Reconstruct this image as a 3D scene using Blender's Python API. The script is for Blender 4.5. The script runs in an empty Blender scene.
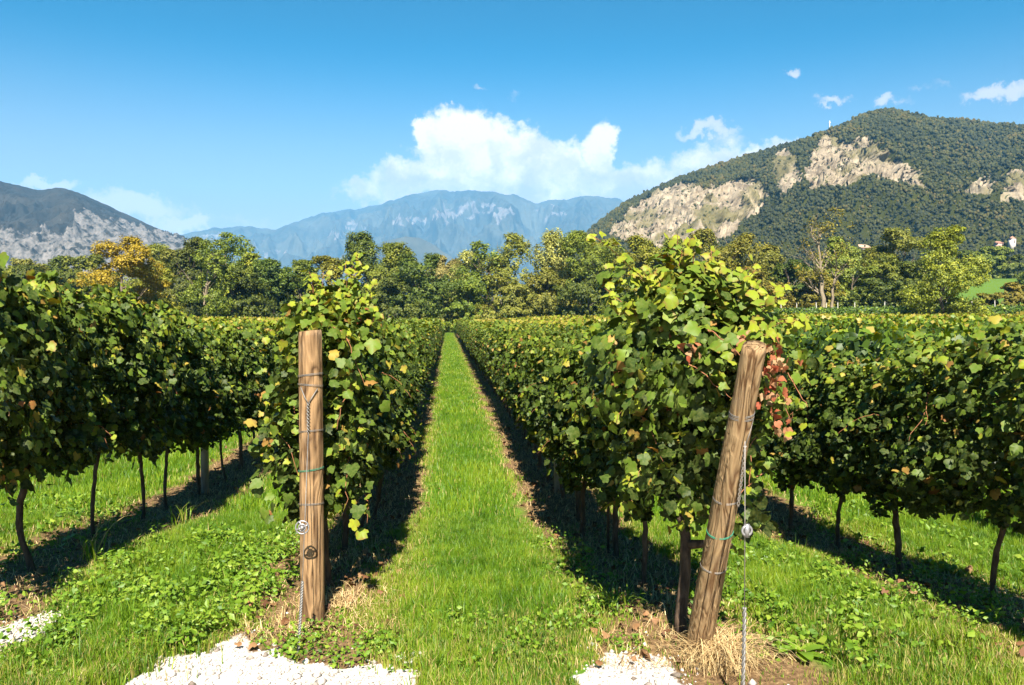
import bpy, math, random
import numpy as np

random.seed(7)
RNG = np.random.default_rng(11)
SC = bpy.context.scene
COL = SC.collection
F = 800.0                       # focal length in pixels of the 1024 px wide picture
YAW, PITCH = math.atan(65 / F), math.atan(24.5 / F)
CAM = np.array([0.0, 0.0, 1.8])

# ------------------------------------------------------------------ camera, sun, sky, exposure
cd = bpy.data.cameras.new('camera')
cam = bpy.data.objects.new('camera', cd)
COL.objects.link(cam)
cam.location = CAM
cam.rotation_euler = (math.pi / 2 - PITCH, 0, -YAW)
cd.sensor_width = 36
cd.lens = F / 1024 * 36
cd.clip_start, cd.clip_end = 0.05, 30000
SC.camera = cam

SUN_EL, SUN_AZ = math.radians(45), math.radians(-177.5)        # azimuth clockwise from +Y (the rows run along +Y)
sd = bpy.data.lights.new('sun', 'SUN')
sun = bpy.data.objects.new('sun', sd)
COL.objects.link(sun)
sd.energy, sd.angle, sd.color = 5.0, math.radians(0.5), (1.0, 0.93, 0.82)
sun.rotation_euler = (math.pi / 2 - SUN_EL, 0, math.pi - SUN_AZ)
sun.location = (-5, -20, 30)

SC.view_settings.view_transform = 'Standard'
SC.view_settings.look = 'None'
SC.view_settings.exposure = 1.75
SC.view_settings.gamma = 1
SC.view_settings.use_curve_mapping = False
SC.cycles.volume_bounces = 0
SC.cycles.max_bounces = 6
SC.cycles.transparent_max_bounces = 6


def ray(px, py):
    fw = np.array([math.sin(YAW) * math.cos(PITCH), math.cos(YAW) * math.cos(PITCH), -math.sin(PITCH)])
    rt = np.array([math.cos(YAW), -math.sin(YAW), 0])
    up = np.cross(rt, fw)
    return fw + (px - 512) / F * rt + (342.5 - py) / F * up


def at(px, py, d):
    return CAM + d * ray(px, py)


def to_px(V):
    fw = ray(512, 342.5)
    rt = np.array([math.cos(YAW), -math.sin(YAW), 0])
    up = np.cross(rt, fw)
    Q = V - CAM
    d = Q @ fw
    return 512 + F * (Q @ rt) / d, 342.5 - F * (Q @ up) / d, d


class NT:
    """small helper to wire shader nodes"""
    def __init__(self, tree):
        self.t = tree
        tree.nodes.clear()

    def n(self, kind, ins=None, **props):
        nd = self.t.nodes.new(kind)
        for k, v in props.items():
            setattr(nd, k, v)
        for k, v in (ins or {}).items():
            s = nd.inputs[k]
            if hasattr(v, 'is_output') or isinstance(v, bpy.types.NodeSocket):
                self.t.links.new(v, s)
            else:
                s.default_value = v
        return nd

    def m(self, op, a, b=0.0, c=0.0, clamp=False):
        return self.n('ShaderNodeMath', {0: a, 1: b, 2: c}, operation=op, use_clamp=clamp).outputs[0]

    def mix(self, f, a, b, blend='MIX'):
        nd = self.t.nodes.new('ShaderNodeMix')
        nd.data_type = 'RGBA'
        nd.blend_type = blend
        for s, v in ((nd.inputs[0], f), (nd.inputs[6], a), (nd.inputs[7], b)):
            if isinstance(v, bpy.types.NodeSocket):
                self.t.links.new(v, s)
            else:
                s.default_value = (*v, 1) if isinstance(v, tuple) and len(v) == 3 else v
        return nd.outputs[2]

    def ramp(self, f, stops, interp='LINEAR'):
        nd = self.t.nodes.new('ShaderNodeValToRGB')
        nd.color_ramp.interpolation = interp
        els = nd.color_ramp.elements
        while len(els) < len(stops):
            els.new(0.5)
        for e, (p, c) in zip(els, stops):
            e.position = p
            e.color = (*c, 1) if len(c) == 3 else c
        self.t.links.new(f, nd.inputs[0])
        return nd.outputs[0]

    def sstep(self, x, lo, hi):
        nd = self.n('ShaderNodeMapRange', {0: x, 1: lo, 2: hi, 3: 0.0, 4: 1.0}, interpolation_type='SMOOTHSTEP')
        return nd.outputs[0]

    def attr(self, name):
        return self.n('ShaderNodeAttribute', attribute_name=name).outputs['Fac']

    def noise(self, vec, scale, detail=4, rough=0.55, dist=0.0, out=0):
        ins = {'Scale': scale, 'Detail': detail, 'Roughness': rough, 'Distortion': dist}
        if vec is not None:
            ins['Vector'] = vec
        return self.n('ShaderNodeTexNoise', ins).outputs[out]


# ---- sky: Nishita, with cumulus drawn by direction (azimuth, elevation)
W = bpy.data.worlds.new('World')
SC.world = W
W.use_nodes = True
w = NT(W.node_tree)
sky = w.n('ShaderNodeTexSky', sky_type='NISHITA', sun_disc=False, sun_elevation=SUN_EL, sun_rotation=SUN_AZ % (2 * math.pi),
          altitude=200, air_density=1.0, dust_density=0.35, ozone_density=3.0)
skyn = w.n('ShaderNodeVectorMath', {0: sky.outputs[0], 'Scale': 0.16}, operation='SCALE').outputs[0]
skyn = w.n('ShaderNodeGamma', {'Color': skyn, 'Gamma': 1.7}).outputs[0]
skyn = w.n('ShaderNodeVectorMath', {0: skyn, 'Scale': 5.7}, operation='SCALE').outputs[0]
skyc = w.n('ShaderNodeHueSaturation', {'Hue': 0.472, 'Saturation': 2.3, 'Value': 0.90, 'Color': skyn}).outputs[0]
tc = w.n('ShaderNodeTexCoord').outputs['Generated']
sep = w.n('ShaderNodeSeparateXYZ', {0: tc})
az = w.m('ARCTAN2', sep.outputs[0], sep.outputs[1])
el = w.m('ARCSINE', sep.outputs[2])
vec = w.n('ShaderNodeCombineXYZ', {0: az, 1: el, 2: 0.0}).outputs[0]


def azel(px, py):
    r = ray(px, py)
    r = r / np.linalg.norm(r)
    return math.atan2(r[0], r[1]), math.asin(r[2])


wn = w.n('ShaderNodeTexNoise', {'Vector': vec, 'Scale': 16.0, 'Detail': 6.0, 'Roughness': 0.6})
wv = w.n('ShaderNodeVectorMath', {0: wn.outputs['Color'], 1: (0.5, 0.5, 0.5)}, operation='SUBTRACT').outputs[0]
wv = w.n('ShaderNodeVectorMath', {0: wv, 'Scale': 0.06}, operation='SCALE').outputs[0]
wn2 = w.n('ShaderNodeTexNoise', {'Vector': vec, 'Scale': 55.0, 'Detail': 5.0, 'Roughness': 0.65})
wv2 = w.n('ShaderNodeVectorMath', {0: wn2.outputs['Color'], 1: (0.5, 0.5, 0.5)}, operation='SUBTRACT').outputs[0]
wv2 = w.n('ShaderNodeVectorMath', {0: wv2, 'Scale': 0.035}, operation='SCALE').outputs[0]
pv = w.n('ShaderNodeVectorMath', {0: vec, 1: wv}, operation='ADD').outputs[0]
pv = w.n('ShaderNodeVectorMath', {0: pv, 1: wv2}, operation='ADD').outputs[0]
sp = w.n('ShaderNodeSeparateXYZ', {0: pv})
PX, PY = sp.outputs[0], sp.outputs[1]


def blob(px, py, rx, ry, k=1.0):
    a, e = azel(px, py)
    dx = w.m('MULTIPLY', w.m('SUBTRACT', PX, a), F / rx)
    dy = w.m('MULTIPLY', w.m('SUBTRACT', PY, e), F / ry)
    r2 = w.m('ADD', w.m('MULTIPLY', dx, dx), w.m('MULTIPLY', dy, dy))
    return w.m('MULTIPLY', w.m('SUBTRACT', 1.0, r2), k)


def union(bl):
    o = w.m('MAXIMUM', bl[0], 0.0)
    for b in bl[1:]:
        o = w.m('MAXIMUM', o, b)
    return o


hor = w.sstep(el, 0.33, 0.07)
skyc = w.mix(w.m('MULTIPLY', hor, 0.85), skyc, (4.7, 3.6, 2.75))
big = union([blob(*b) for b in [(462, 147, 58, 38), (500, 150, 55, 36), (545, 170, 62, 38), (598, 150, 24, 34), (425, 178, 62, 28),
                                (480, 180, 120, 32), (585, 190, 95, 30), (650, 182, 70, 26, .8), (720, 166, 66, 22, .75), (760, 158, 60, 16, .6),
                                (425, 132, 20, 13), (368, 190, 44, 16, .6), (357, 180, 12, 9, .8)]])
small = union([blob(*b) for b in [(706, 134, 36, 8, .8), (726, 142, 28, 8, .5), (795, 73, 10, 5, .7), (833, 99, 19, 6, .7), (886, 106, 13, 7, .7),
                                  (905, 107, 14, 5, .4), (1003, 95, 30, 9, .9), (43, 185, 28, 7, 1.2), (135, 205, 54, 16, 1.1), (188, 221, 26, 11, 1.1),
                                  (160, 214, 50, 14, .4), (480, 84, 13, 4, .4), (517, 91, 9, 4, .3), (930, 95, 20, 4, .3), (240, 222, 60, 8, .3)]])
bill = w.noise(vec, 60.0, 5, 0.6)
body = w.m('ADD', big, w.m('MULTIPLY', w.m('SUBTRACT', bill, 0.5), 1.1))
alpha_b = w.m('MULTIPLY', w.sstep(body, 0.04, 0.66), w.sstep(big, 0.0, 0.10))
fl = w.noise(vec, 45.0, 5, 0.65)
alpha_s = w.m('MULTIPLY', w.sstep(w.m('ADD', small, w.m('MULTIPLY', w.m('SUBTRACT', fl, 0.5), 0.9)), 0.08, 0.8), w.m('MULTIPLY', w.sstep(small, 0.0, 0.12), 0.8))
# lit tops, greyer bases and hollows of the cumulus
hi = azel(480, 120)[1]
lo = azel(480, 205)[1]
hgt = w.sstep(PY, lo, hi)
puff = w.noise(pv, 26.0, 5, 0.6)
vor = w.n('ShaderNodeTexVoronoi', {'Vector': pv, 'Scale': 34.0, 'Smoothness': 0.5}, feature='SMOOTH_F1').outputs['Distance']
puff = w.m('ADD', w.m('MULTIPLY', puff, 0.8), w.m('SUBTRACT', 0.32, w.m('MULTIPLY', vor, 0.5)))
lum = w.m('ADD', w.m('MULTIPLY', hgt, 0.55), w.m('MULTIPLY', puff, 1.15))
ccol = w.ramp(lum, [(0.40, (4.6, 4.2, 4.0)), (0.66, (6.0, 5.4, 5.0)), (1.0, (8.6, 7.5, 6.7))])
skyc = w.mix(alpha_b, skyc, ccol)
skyc = w.mix(alpha_s, skyc, (6.4, 5.7, 5.2))
bg = w.n('ShaderNodeBackground', {'Color': skyc, 'Strength': 0.05})
w.n('ShaderNodeOutputWorld', {'Surface': bg.outputs[0]})


# ------------------------------------------------------------------ numpy noise and mesh helpers
_P = RNG.permutation(256)
_P = np.concatenate([_P, _P, _P])
_G = RNG.normal(size=(256, 2))
_G /= np.linalg.norm(_G, axis=1)[:, None]


def pnoise(x, y):
    xi, yi = np.floor(x).astype(int), np.floor(y).astype(int)
    xf, yf = x - xi, y - yi
    u, v = xf ** 3 * (xf * (xf * 6 - 15) + 10), yf ** 3 * (yf * (yf * 6 - 15) + 10)

    def gr(ix, iy, dx, dy):
        g = _G[_P[_P[ix & 255] + (iy & 255)]]
        return g[..., 0] * dx + g[..., 1] * dy
    a, b = gr(xi, yi, xf, yf), gr(xi + 1, yi, xf - 1, yf)
    c, d = gr(xi, yi + 1, xf, yf - 1), gr(xi + 1, yi + 1, xf - 1, yf - 1)
    return (a * (1 - u) + b * u) * (1 - v) + (c * (1 - u) + d * u) * v


def fbm(x, y, oct=4, gain=0.5, ridged=False):
    o, amp, s = 0, 1.0, 1.0
    for i in range(oct):
        n = pnoise(x * s + 17.3 * i, y * s - 9.1 * i)
        o = o + amp * ((0.5 - np.abs(n) * 2) if ridged else n)
        amp *= gain
        s *= 2.03
    return o


def ss(x, lo, hi):
    t = np.clip((x - lo) / (hi - lo), 0, 1)
    return t * t * (3 - 2 * t)


def unit(v):
    return v / np.maximum(np.linalg.norm(v, axis=-1, keepdims=True), 1e-9)


class MB:
    """collects triangles with point attributes; build() links them as one mesh object"""
    def __init__(self):
        self.V, self.T, self.A, self.n = [], [], [], 0

    def add(self, V, T, **attrs):
        V = np.asarray(V, float).reshape(-1, 3)
        self.V.append(V)
        self.T.append(np.asarray(T, np.int64).reshape(-1, 3) + self.n)
        self.A.append({k: np.broadcast_to(np.asarray(v, float), (len(V),)) for k, v in attrs.items()})
        self.n += len(V)
        return self

    def tube(self, pts, rad, sides=8, cap=True, **attrs):
        pts = np.asarray(pts, float)
        rad = np.broadcast_to(np.asarray(rad, float), (len(pts),))
        tan = unit(np.gradient(pts, axis=0))
        ref = np.array([0.31, 0.9, 0.2]) if abs(tan[:, 1]).mean() < .8 else np.array([1.0, 0.1, 0.1])
        a = unit(np.cross(tan, ref))
        b = np.cross(tan, a)
        th = np.linspace(0, 2 * math.pi, sides, endpoint=False)
        ring = pts[:, None] + rad[:, None, None] * (np.cos(th)[None, :, None] * a[:, None] + np.sin(th)[None, :, None] * b[:, None])
        V = ring.reshape(-1, 3)
        i, j = np.meshgrid(np.arange(len(pts) - 1), np.arange(sides), indexing='ij')
        p, q = i * sides + j, i * sides + (j + 1) % sides
        T = np.concatenate([np.stack([p, p + sides, q], -1).reshape(-1, 3), np.stack([q, p + sides, q + sides], -1).reshape(-1, 3)])
        if cap:
            n = len(V)
            V = np.concatenate([V, pts[:1], pts[-1:]])
            k = np.arange(sides)
            T = np.concatenate([T, np.stack([np.full(sides, n), k, (k + 1) % sides], -1),
                                np.stack([np.full(sides, n + 1), n - sides + (k + 1) % sides, n - sides + k], -1)])
        return self.add(V, T, **attrs)

    def box(self, c, s, rz=0.0, **attrs):
        X = np.array([[x, y, z] for x in (-.5, .5) for y in (-.5, .5) for z in (-.5, .5)]) * np.array(s)
        R = np.array([[math.cos(rz), -math.sin(rz), 0], [math.sin(rz), math.cos(rz), 0], [0, 0, 1]])
        T = [(0, 1, 3), (0, 3, 2), (4, 6, 7), (4, 7, 5), (0, 4, 5), (0, 5, 1), (2, 3, 7), (2, 7, 6), (0, 2, 6), (0, 6, 4), (1, 5, 7), (1, 7, 3)]
        return self.add(X @ R.T + np.array(c), T, **attrs)

    def data(self, name, mat, smooth=False):
        me = bpy.data.meshes.new(name)
        V, T = np.concatenate(self.V), np.concatenate(self.T)
        me.vertices.add(len(V))
        me.vertices.foreach_set('co', V.astype(np.float32).ravel())
        me.loops.add(T.size)
        me.loops.foreach_set('vertex_index', T.astype(np.int32).ravel())
        me.polygons.add(len(T))
        me.polygons.foreach_set('loop_start', np.arange(0, T.size, 3, dtype=np.int32))
        if smooth:
            me.polygons.foreach_set('use_smooth', np.ones(len(T), bool))
        for k in sorted({k for a in self.A for k in a}):
            at_ = me.attributes.new(k, 'FLOAT', 'POINT')
            at_.data.foreach_set('value', np.concatenate([a.get(k, np.zeros(len(v))) for a, v in zip(self.A, self.V)]).astype(np.float32))
        me.update(calc_edges=True)
        me.materials.append(mat)
        return me

    def split(self):
        """one builder for each piece added"""
        o, base = [], 0
        for V, T, A in zip(self.V, self.T, self.A):
            o.append(MB().add(V, T - base, **A))
            base += len(V)
        return o

    def build(self, name, mat, parent=None, smooth=False):
        return link(name, self.data(name, mat, smooth), parent)


def link(name, data, parent=None):
    o = bpy.data.objects.new(name, data)
    COL.objects.link(o)
    if parent is not None:
        o.parent = parent
    return o


def tag(o, label=None, cat=None, group=None, kind=None):
    for k, v in (('label', label), ('category', cat), ('group', group), ('kind', kind)):
        if v:
            o[k] = v
    return o


def thing(name, label, cat, loc=(0, 0, 0), rz=0.0, group=None):
    o = bpy.data.objects.new(name, None)
    COL.objects.link(o)
    o.location, o.rotation_euler = loc, (0, 0, rz)
    o.empty_display_size = 0.2
    return tag(o, label, cat, group)


# ------------------------------------------------------------------ materials
def material(name):
    m = bpy.data.materials.new(name)
    m.use_nodes = True
    return m, NT(m.node_tree)


def finish(t, color, rough=0.8, bump=None, bstr=0.4, bdist=0.02, spec=0.3, metal=0.0, transl=None, tcol=None):
    ins = {'Base Color': color if isinstance(color, bpy.types.NodeSocket) else (*color, 1), 'Roughness': rough, 'Specular IOR Level': spec, 'Metallic': metal}
    p = t.n('ShaderNodeBsdfPrincipled', ins)
    if bump is not None:
        b = t.n('ShaderNodeBump', {'Strength': bstr, 'Distance': bdist, 'Height': bump})
        t.t.links.new(b.outputs[0], p.inputs['Normal'])
    out = p.outputs[0]
    if transl:
        tr = t.n('ShaderNodeBsdfTranslucent', {'Color': tcol})
        out = t.n('ShaderNodeMixShader', {0: transl, 1: out, 2: tr.outputs[0]}).outputs[0]
    t.n('ShaderNodeOutputMaterial', {'Surface': out})


def leaf_material(name, stops, rough=0.45, transl=0.3, edge=None, spec=0.35, var=0.0):
    m, t = material(name)
    c = t.ramp(t.attr('tint'), stops)
    if var:
        oi = t.n('ShaderNodeObjectInfo').outputs['Random']
        c = t.n('ShaderNodeHueSaturation', {'Hue': t.m('ADD', 0.5 - var * .12, t.m('MULTIPLY', oi, var * .24)), 'Saturation': 1.0,
                                            'Value': t.m('ADD', 1 - var, t.m('MULTIPLY', oi, 2 * var)), 'Color': c}).outputs[0]
    if edge:
        g = t.n('ShaderNodeNewGeometry').outputs['Position']
        nz = t.noise(g, 26.0, 2)
        e = t.m('MULTIPLY', t.m('POWER', t.attr('edge'), 2.0), t.sstep(nz, 0.45, 0.66))
        e = t.m('MULTIPLY', e, t.sstep(t.attr('tint'), 0.35, 0.75), clamp=True)
        c = t.mix(e, c, edge)
        v = t.m('MULTIPLY', t.sstep(t.noise(g, 60.0, 2), 0.3, 0.75), 0.35)
        c = t.mix(v, c, (0.16, 0.17, 0.045))
    tc_ = t.n('ShaderNodeHueSaturation', {'Hue': 0.485, 'Saturation': 1.15, 'Value': 1.5, 'Color': c}).outputs[0]
    finish(t, c, rough, spec=spec, transl=transl, tcol=tc_)
    return m


VINE = [(0.0, (0.009, 0.019, 0.003)), (0.25, (0.022, 0.045, 0.006)), (0.55, (0.095, 0.160, 0.012)), (0.8, (0.23, 0.265, 0.013)),  # near-black low end puts the shade inside the rows into leaf colour
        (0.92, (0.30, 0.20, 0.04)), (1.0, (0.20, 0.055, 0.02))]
M = {}
M['vine'] = leaf_material('vine_leaf', VINE, rough=0.5, transl=0.14, spec=0.16, edge=(0.20, 0.09, 0.03))
M['far_vine'] = leaf_material('far_vine_leaf', VINE, rough=0.5, transl=0.2)
M['red_leaf'] = leaf_material('withered_leaf', [(0, (0.28, 0.05, 0.02)), (0.5, (0.34, 0.14, 0.06)), (1, (0.38, 0.26, 0.13))], rough=0.7)
M['grass'] = leaf_material('grass_blade', [(0, (0.042, 0.105, 0.005)), (0.5, (0.112, 0.220, 0.010)), (0.8, (0.22, 0.30, 0.018)), (0.9, (0.34, 0.30, 0.08)), (1, (0.48, 0.36, 0.15))],
                           rough=0.5, transl=0.35)
M['weed'] = leaf_material('weed_leaf', [(0, (0.05, 0.115, 0.008)), (0.6, (0.13, 0.225, 0.014)), (1, (0.22, 0.29, 0.03))], rough=0.5, transl=0.25)
M['straw'] = leaf_material('dry_straw', [(0, (0.30, 0.19, 0.08)), (0.5, (0.48, 0.34, 0.15)), (1, (0.62, 0.48, 0.25))], rough=0.7, transl=0.1)
M['dead'] = leaf_material('dead_leaf', [(0, (0.07, 0.028, 0.014)), (0.5, (0.15, 0.065, 0.024)), (0.85, (0.25, 0.14, 0.06)), (1, (0.30, 0.05, 0.015))], rough=0.7, transl=0.1)


def crown_material(name, a, b, c, var=0.16):
    M[name] = leaf_material(name, [(0, a), (0.5, b), (1, c)], rough=0.6, transl=0.2, var=var)


crown_material('crown_dark', (0.034, 0.052, 0.006), (0.075, 0.100, 0.009), (0.135, 0.155, 0.014))
crown_material('crown_green', (0.060, 0.085, 0.007), (0.125, 0.155, 0.011), (0.21, 0.22, 0.018))
crown_material('crown_olive', (0.082, 0.100, 0.010), (0.168, 0.188, 0.020), (0.27, 0.265, 0.036))
crown_material('crown_pale', (0.14, 0.140, 0.028), (0.25, 0.235, 0.050), (0.37, 0.33, 0.090))
crown_material('crown_yellow', (0.160, 0.122, 0.008), (0.290, 0.205, 0.012), (0.38, 0.265, 0.018), 0.03)
crown_material('crown_amber', (0.085, 0.095, 0.007), (0.175, 0.182, 0.012), (0.28, 0.25, 0.020))
crown_material('crown_rust', (0.085, 0.080, 0.008), (0.175, 0.150, 0.014), (0.28, 0.21, 0.024))


def bark(name, dark, light, scale=14.0):
    m, t = material(name)
    g = t.n('ShaderNodeTexCoord').outputs['Object']
    s = t.n('ShaderNodeMapping', {'Vector': g, 'Scale': (1, 1, 0.25)}).outputs[0]
    nz = t.noise(s, scale, 5, 0.65, 0.6)
    finish(t, t.ramp(nz, [(0.35, dark), (0.68, light)]), 0.9, bump=nz, bstr=0.8, bdist=0.012)
    M[name] = m


bark('vine_bark', (0.035, 0.022, 0.014), (0.13, 0.085, 0.055), 30.0)
bark('tree_bark', (0.07, 0.05, 0.035), (0.22, 0.17, 0.12), 5.0)
bark('pale_bark', (0.13, 0.10, 0.06), (0.30, 0.24, 0.16), 4.0)
bark('concrete', (0.22, 0.20, 0.18), (0.38, 0.35, 0.31), 20.0)
bark('white_post', (0.30, 0.28, 0.24), (0.48, 0.45, 0.40), 20.0)
bark('cane', (0.16, 0.06, 0.025), (0.34, 0.15, 0.07), 20.0)


def wood(name, light, dark, rings):
    m, t = material(name)
    g = t.n('ShaderNodeTexCoord').outputs['Object']
    s1 = t.n('ShaderNodeMapping', {'Vector': g, 'Scale': (34, 34, 2.0)}).outputs[0]
    fib = t.noise(s1, 1.0, 6, 0.7, 0.3)
    s2 = t.n('ShaderNodeMapping', {'Vector': g, 'Scale': (7, 7, 1.7)}).outputs[0]
    big = t.noise(s2, 1.0, 2, 0.5, rings)
    wav = t.m('FRACT', t.m('MULTIPLY', big, 7.0))
    wav = t.m('ABSOLUTE', t.m('SUBTRACT', t.m('MULTIPLY', wav, 2.0), 1.0))
    f = t.m('ADD', t.m('MULTIPLY', fib, 0.85), t.m('MULTIPLY', wav, 0.32))
    c = t.ramp(f, [(0.38, dark), (0.56, tuple(.55 * a + .45 * b for a, b in zip(light, dark))), (0.74, light)])
    s3 = t.n('ShaderNodeMapping', {'Vector': g, 'Scale': (60, 60, 1.2)}).outputs[0]
    crack = t.sstep(t.noise(s3, 1.0, 3, 0.6), 0.58, 0.66)
    c = t.mix(crack, c, (0.05, 0.025, 0.012))
    st = t.sstep(t.noise(g, 5.0, 4, 0.6), 0.5, 0.75)
    c = t.mix(t.m('MULTIPLY', st, 0.45), c, (0.20, 0.15, 0.10))
    finish(t, c, 0.85, bump=t.m('SUBTRACT', f, crack), bstr=1.0, bdist=0.010, spec=0.1)
    M[name] = m


wood('post_wood', (0.30, 0.185, 0.090), (0.070, 0.038, 0.018), 0.8)
wood('grained_wood', (0.32, 0.215, 0.110), (0.10, 0.052, 0.023), 2.2)


def plain(name, col, rough, metal=0.0, nscale=20.0, k=0.3):
    m, t = material(name)
    g = t.n('ShaderNodeTexCoord').outputs['Object']
    nz = t.noise(g, nscale, 4, 0.6)
    finish(t, t.mix(nz, tuple(c * (1 - k) for c in col), tuple(min(1, c * (1 + k)) for c in col)), rough, bump=nz, bstr=0.15, bdist=0.005, metal=metal)
    M[name] = m


plain('galvanised', (0.20, 0.19, 0.175), 0.55, 0.4, 90, .5)
plain('rusty_wire', (0.30, 0.27, 0.24), 0.55, 0.6, 60)
plain('green_twine', (0.04, 0.20, 0.12), 0.6, 0.0, 60)
plain('tensioner_metal', (0.30, 0.29, 0.29), 0.35, 0.6, 90, .4)
plain('plaster', (0.62, 0.55, 0.48), 0.9, 0.0, 1.5, .15)
plain('pink_plaster', (0.55, 0.34, 0.28), 0.9, 0.0, 1.5, .15)
plain('roof_tile', (0.36, 0.19, 0.13), 0.9, 0.0, 3.0, .3)
plain('tan_roof', (0.42, 0.30, 0.20), 0.9, 0.0, 3.0, .3)
plain('shutter', (0.06, 0.05, 0.045), 0.8, 0.0, 3.0, .3)
plain('white_metal', (0.8, 0.8, 0.8), 0.5, 0.0, 3.0, .05)

# ------------------------------------------------------------------ layout of the vineyard
ROW0, PITCH_X = -0.80, 2.14          # x of the row left of the grass path, row spacing


def row_x(k):
    return ROW0 + PITCH_X * k


def ground(x, y):
    """height of the terrain"""
    x, y = np.asarray(x, float), np.asarray(y, float)
    z = -0.33 * ss(y + 0.35 * np.clip(x, -4, 6), 4.9, 9.2)
    z = z + 0.85 * ss(y, 70, 84) * ss(x, 14, 30) + 0.010 * np.clip(y - 84, 0, 30) * ss(x, 14, 30) + 0.012 * np.clip(x - 30, 0, 60) * ss(y, 70, 84)
    z = z + (9.0 + 3.0 * fbm(x / 30, y / 30, 2)) * ss(y, 112, 190) * ss(x, 40, 100)
    z = z + 0.42 * ss(y, 14, 45) * ss(x, 4, 12) + 0.22 * ss(y, 14, 45) * ss(-x, 5, 12)
    near = ss(y, 60, 20)
    return z + near * (0.030 * fbm(x * 0.9, y * 0.9, 3) + 0.012 * fbm(x * 5, y * 5, 2))


def _poly(px, py, P):
    P = np.asarray(P, float)
    ins = np.zeros(np.shape(px), bool)
    j = len(P) - 1
    for i in range(len(P)):
        c = ((P[i, 1] > py) != (P[j, 1] > py)) & (px < (P[j, 0] - P[i, 0]) * (py - P[i, 1]) / (P[j, 1] - P[i, 1] + 1e-9) + P[i, 0])
        ins ^= c
        j = i
    return ins


def gp(px, py):
    r = ray(px, py)
    s = -1.8 / r[2]
    return (s * r[0], s * r[1])


# outlines of the gravel on the ground (metres)
GRAVEL = [[gp(*p) for p in [(95, 700), (140, 672), (190, 652), (225, 638), (258, 630), (262, 634), (238, 644), (262, 650), (300, 668), (345, 664), (405, 668), (430, 684), (440, 720), (400, 1200), (-300, 1200)]],
          [gp(*p) for p in [(-260, 690), (-80, 650), (10, 628), (70, 609), (84, 614), (40, 632), (5, 652), (-60, 690)]],
          [gp(*p) for p in [(575, 700), (592, 655), (612, 648), (640, 654), (668, 664), (690, 680), (705, 720)]],
          [gp(*p) for p in [(408, 668), (404, 658), (420, 653), (436, 660), (428, 668)]]]


def gravel(x, y):
    wx = x + 0.16 * fbm(x * 5, y * 5, 4, .65)
    wy = y + 0.16 * fbm(x * 5 + 31, y * 5 - 7, 4, .65)
    o = np.zeros(np.shape(x), bool)
    for P in GRAVEL:
        o |= _poly(wx, wy, P)
    return o | (y < 3.0)


def row_dist(x):
    return np.abs((x - ROW0 + PITCH_X / 2) % PITCH_X - PITCH_X / 2)


# ------------------------------------------------------------------ the ground: one sheet to the horizon
def axis(parts):
    return np.unique(np.concatenate([np.arange(a, b, s) for a, b, s in parts]).round(4))


gx = axis([(-6000, -600, 600), (-600, -100, 50), (-100, -12, 4), (-12, -7, .5), (-7, 8, .06), (8, 14, .5), (14, 130, 4), (130, 600, 30), (600, 6001, 600)])
gy = axis([(-60, 0, 10), (0, 3, .5), (3, 12, .06), (12, 30, .5), (30, 130, 2), (130, 220, 6), (220, 600, 40), (600, 6301, 400)])
GX, GY = np.meshgrid(gx, gy)
GZ = ground(GX, GY)
gmask = gravel(GX, GY).astype(float)
nb = gmask.copy()
nb[1:-1, 1:-1] = (gmask[1:-1, 1:-1] * 2 + gmask[:-2, 1:-1] + gmask[2:, 1:-1] + gmask[1:-1, :-2] + gmask[1:-1, 2:]) / 6


def grid_tris(ny, nx):
    i, j = np.meshgrid(np.arange(ny - 1), np.arange(nx - 1), indexing='ij')
    p = i * nx + j
    return np.concatenate([np.stack([p, p + 1, p + nx + 1], -1).reshape(-1, 3), np.stack([p, p + nx + 1, p + nx], -1).reshape(-1, 3)])


m, t = material('ground')
pos = t.n('ShaderNodeNewGeometry').outputs['Position']
sx = t.n('ShaderNodeSeparateXYZ', {0: pos})
rd = t.m('ABSOLUTE', t.m('SUBTRACT', t.m('FLOORED_MODULO', t.m('ADD', sx.outputs[0], -ROW0 + PITCH_X / 2), PITCH_X), PITCH_X / 2))
n1 = t.noise(pos, 2.2, 5, 0.6)
n2 = t.noise(pos, 30.0, 4, 0.7)
n3 = t.noise(pos, 0.25, 3, 0.5)
green = t.ramp(t.m('ADD', t.m('MULTIPLY', n1, 0.5), t.m('MULTIPLY', n2, 0.5)), [(0.3, (0.035, 0.085, 0.008)), (0.5, (0.075, 0.165, 0.012)), (0.7, (0.15, 0.22, 0.025))])
green = t.mix(t.m('MULTIPLY', n3, 0.4), green, (0.11, 0.20, 0.015))
soil = t.ramp(n2, [(0.3, (0.06, 0.035, 0.02)), (0.55, (0.17, 0.105, 0.05)), (0.75, (0.33, 0.23, 0.11))])
strip = t.m('SUBTRACT', 1.0, t.sstep(t.m('ADD', rd, t.m('MULTIPLY', t.m('SUBTRACT', n1, 0.5), 0.65)), 0.42, 0.64))
c = t.mix(strip, green, soil)
gcol = t.ramp(t.noise(pos, 90.0, 3, 0.7), [(0.25, (0.24, 0.20, 0.16)), (0.45, (0.46, 0.42, 0.37)), (0.7, (0.60, 0.56, 0.51))])
meadow = t.m('MULTIPLY', t.sstep(sx.outputs[1], 108, 114), 1.0)
c = t.mix(meadow, c, t.mix(n1, (0.065, 0.125, 0.018), (0.10, 0.16, 0.024)))
c = t.mix(t.sstep(t.m('ADD', t.attr('gravel'), t.m('MULTIPLY', t.m('SUBTRACT', n2, 0.5), 0.6)), 0.35, 0.6), c, gcol)
finish(t, c, 0.95, bump=n2, bstr=0.6, bdist=0.02, spec=0.1)
M['ground'] = m
MB().add(np.stack([GX, GY, GZ], -1), grid_tris(len(gy), len(gx)), gravel=nb.ravel()).build('ground', m, smooth=True)['kind'] = 'structure'


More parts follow.
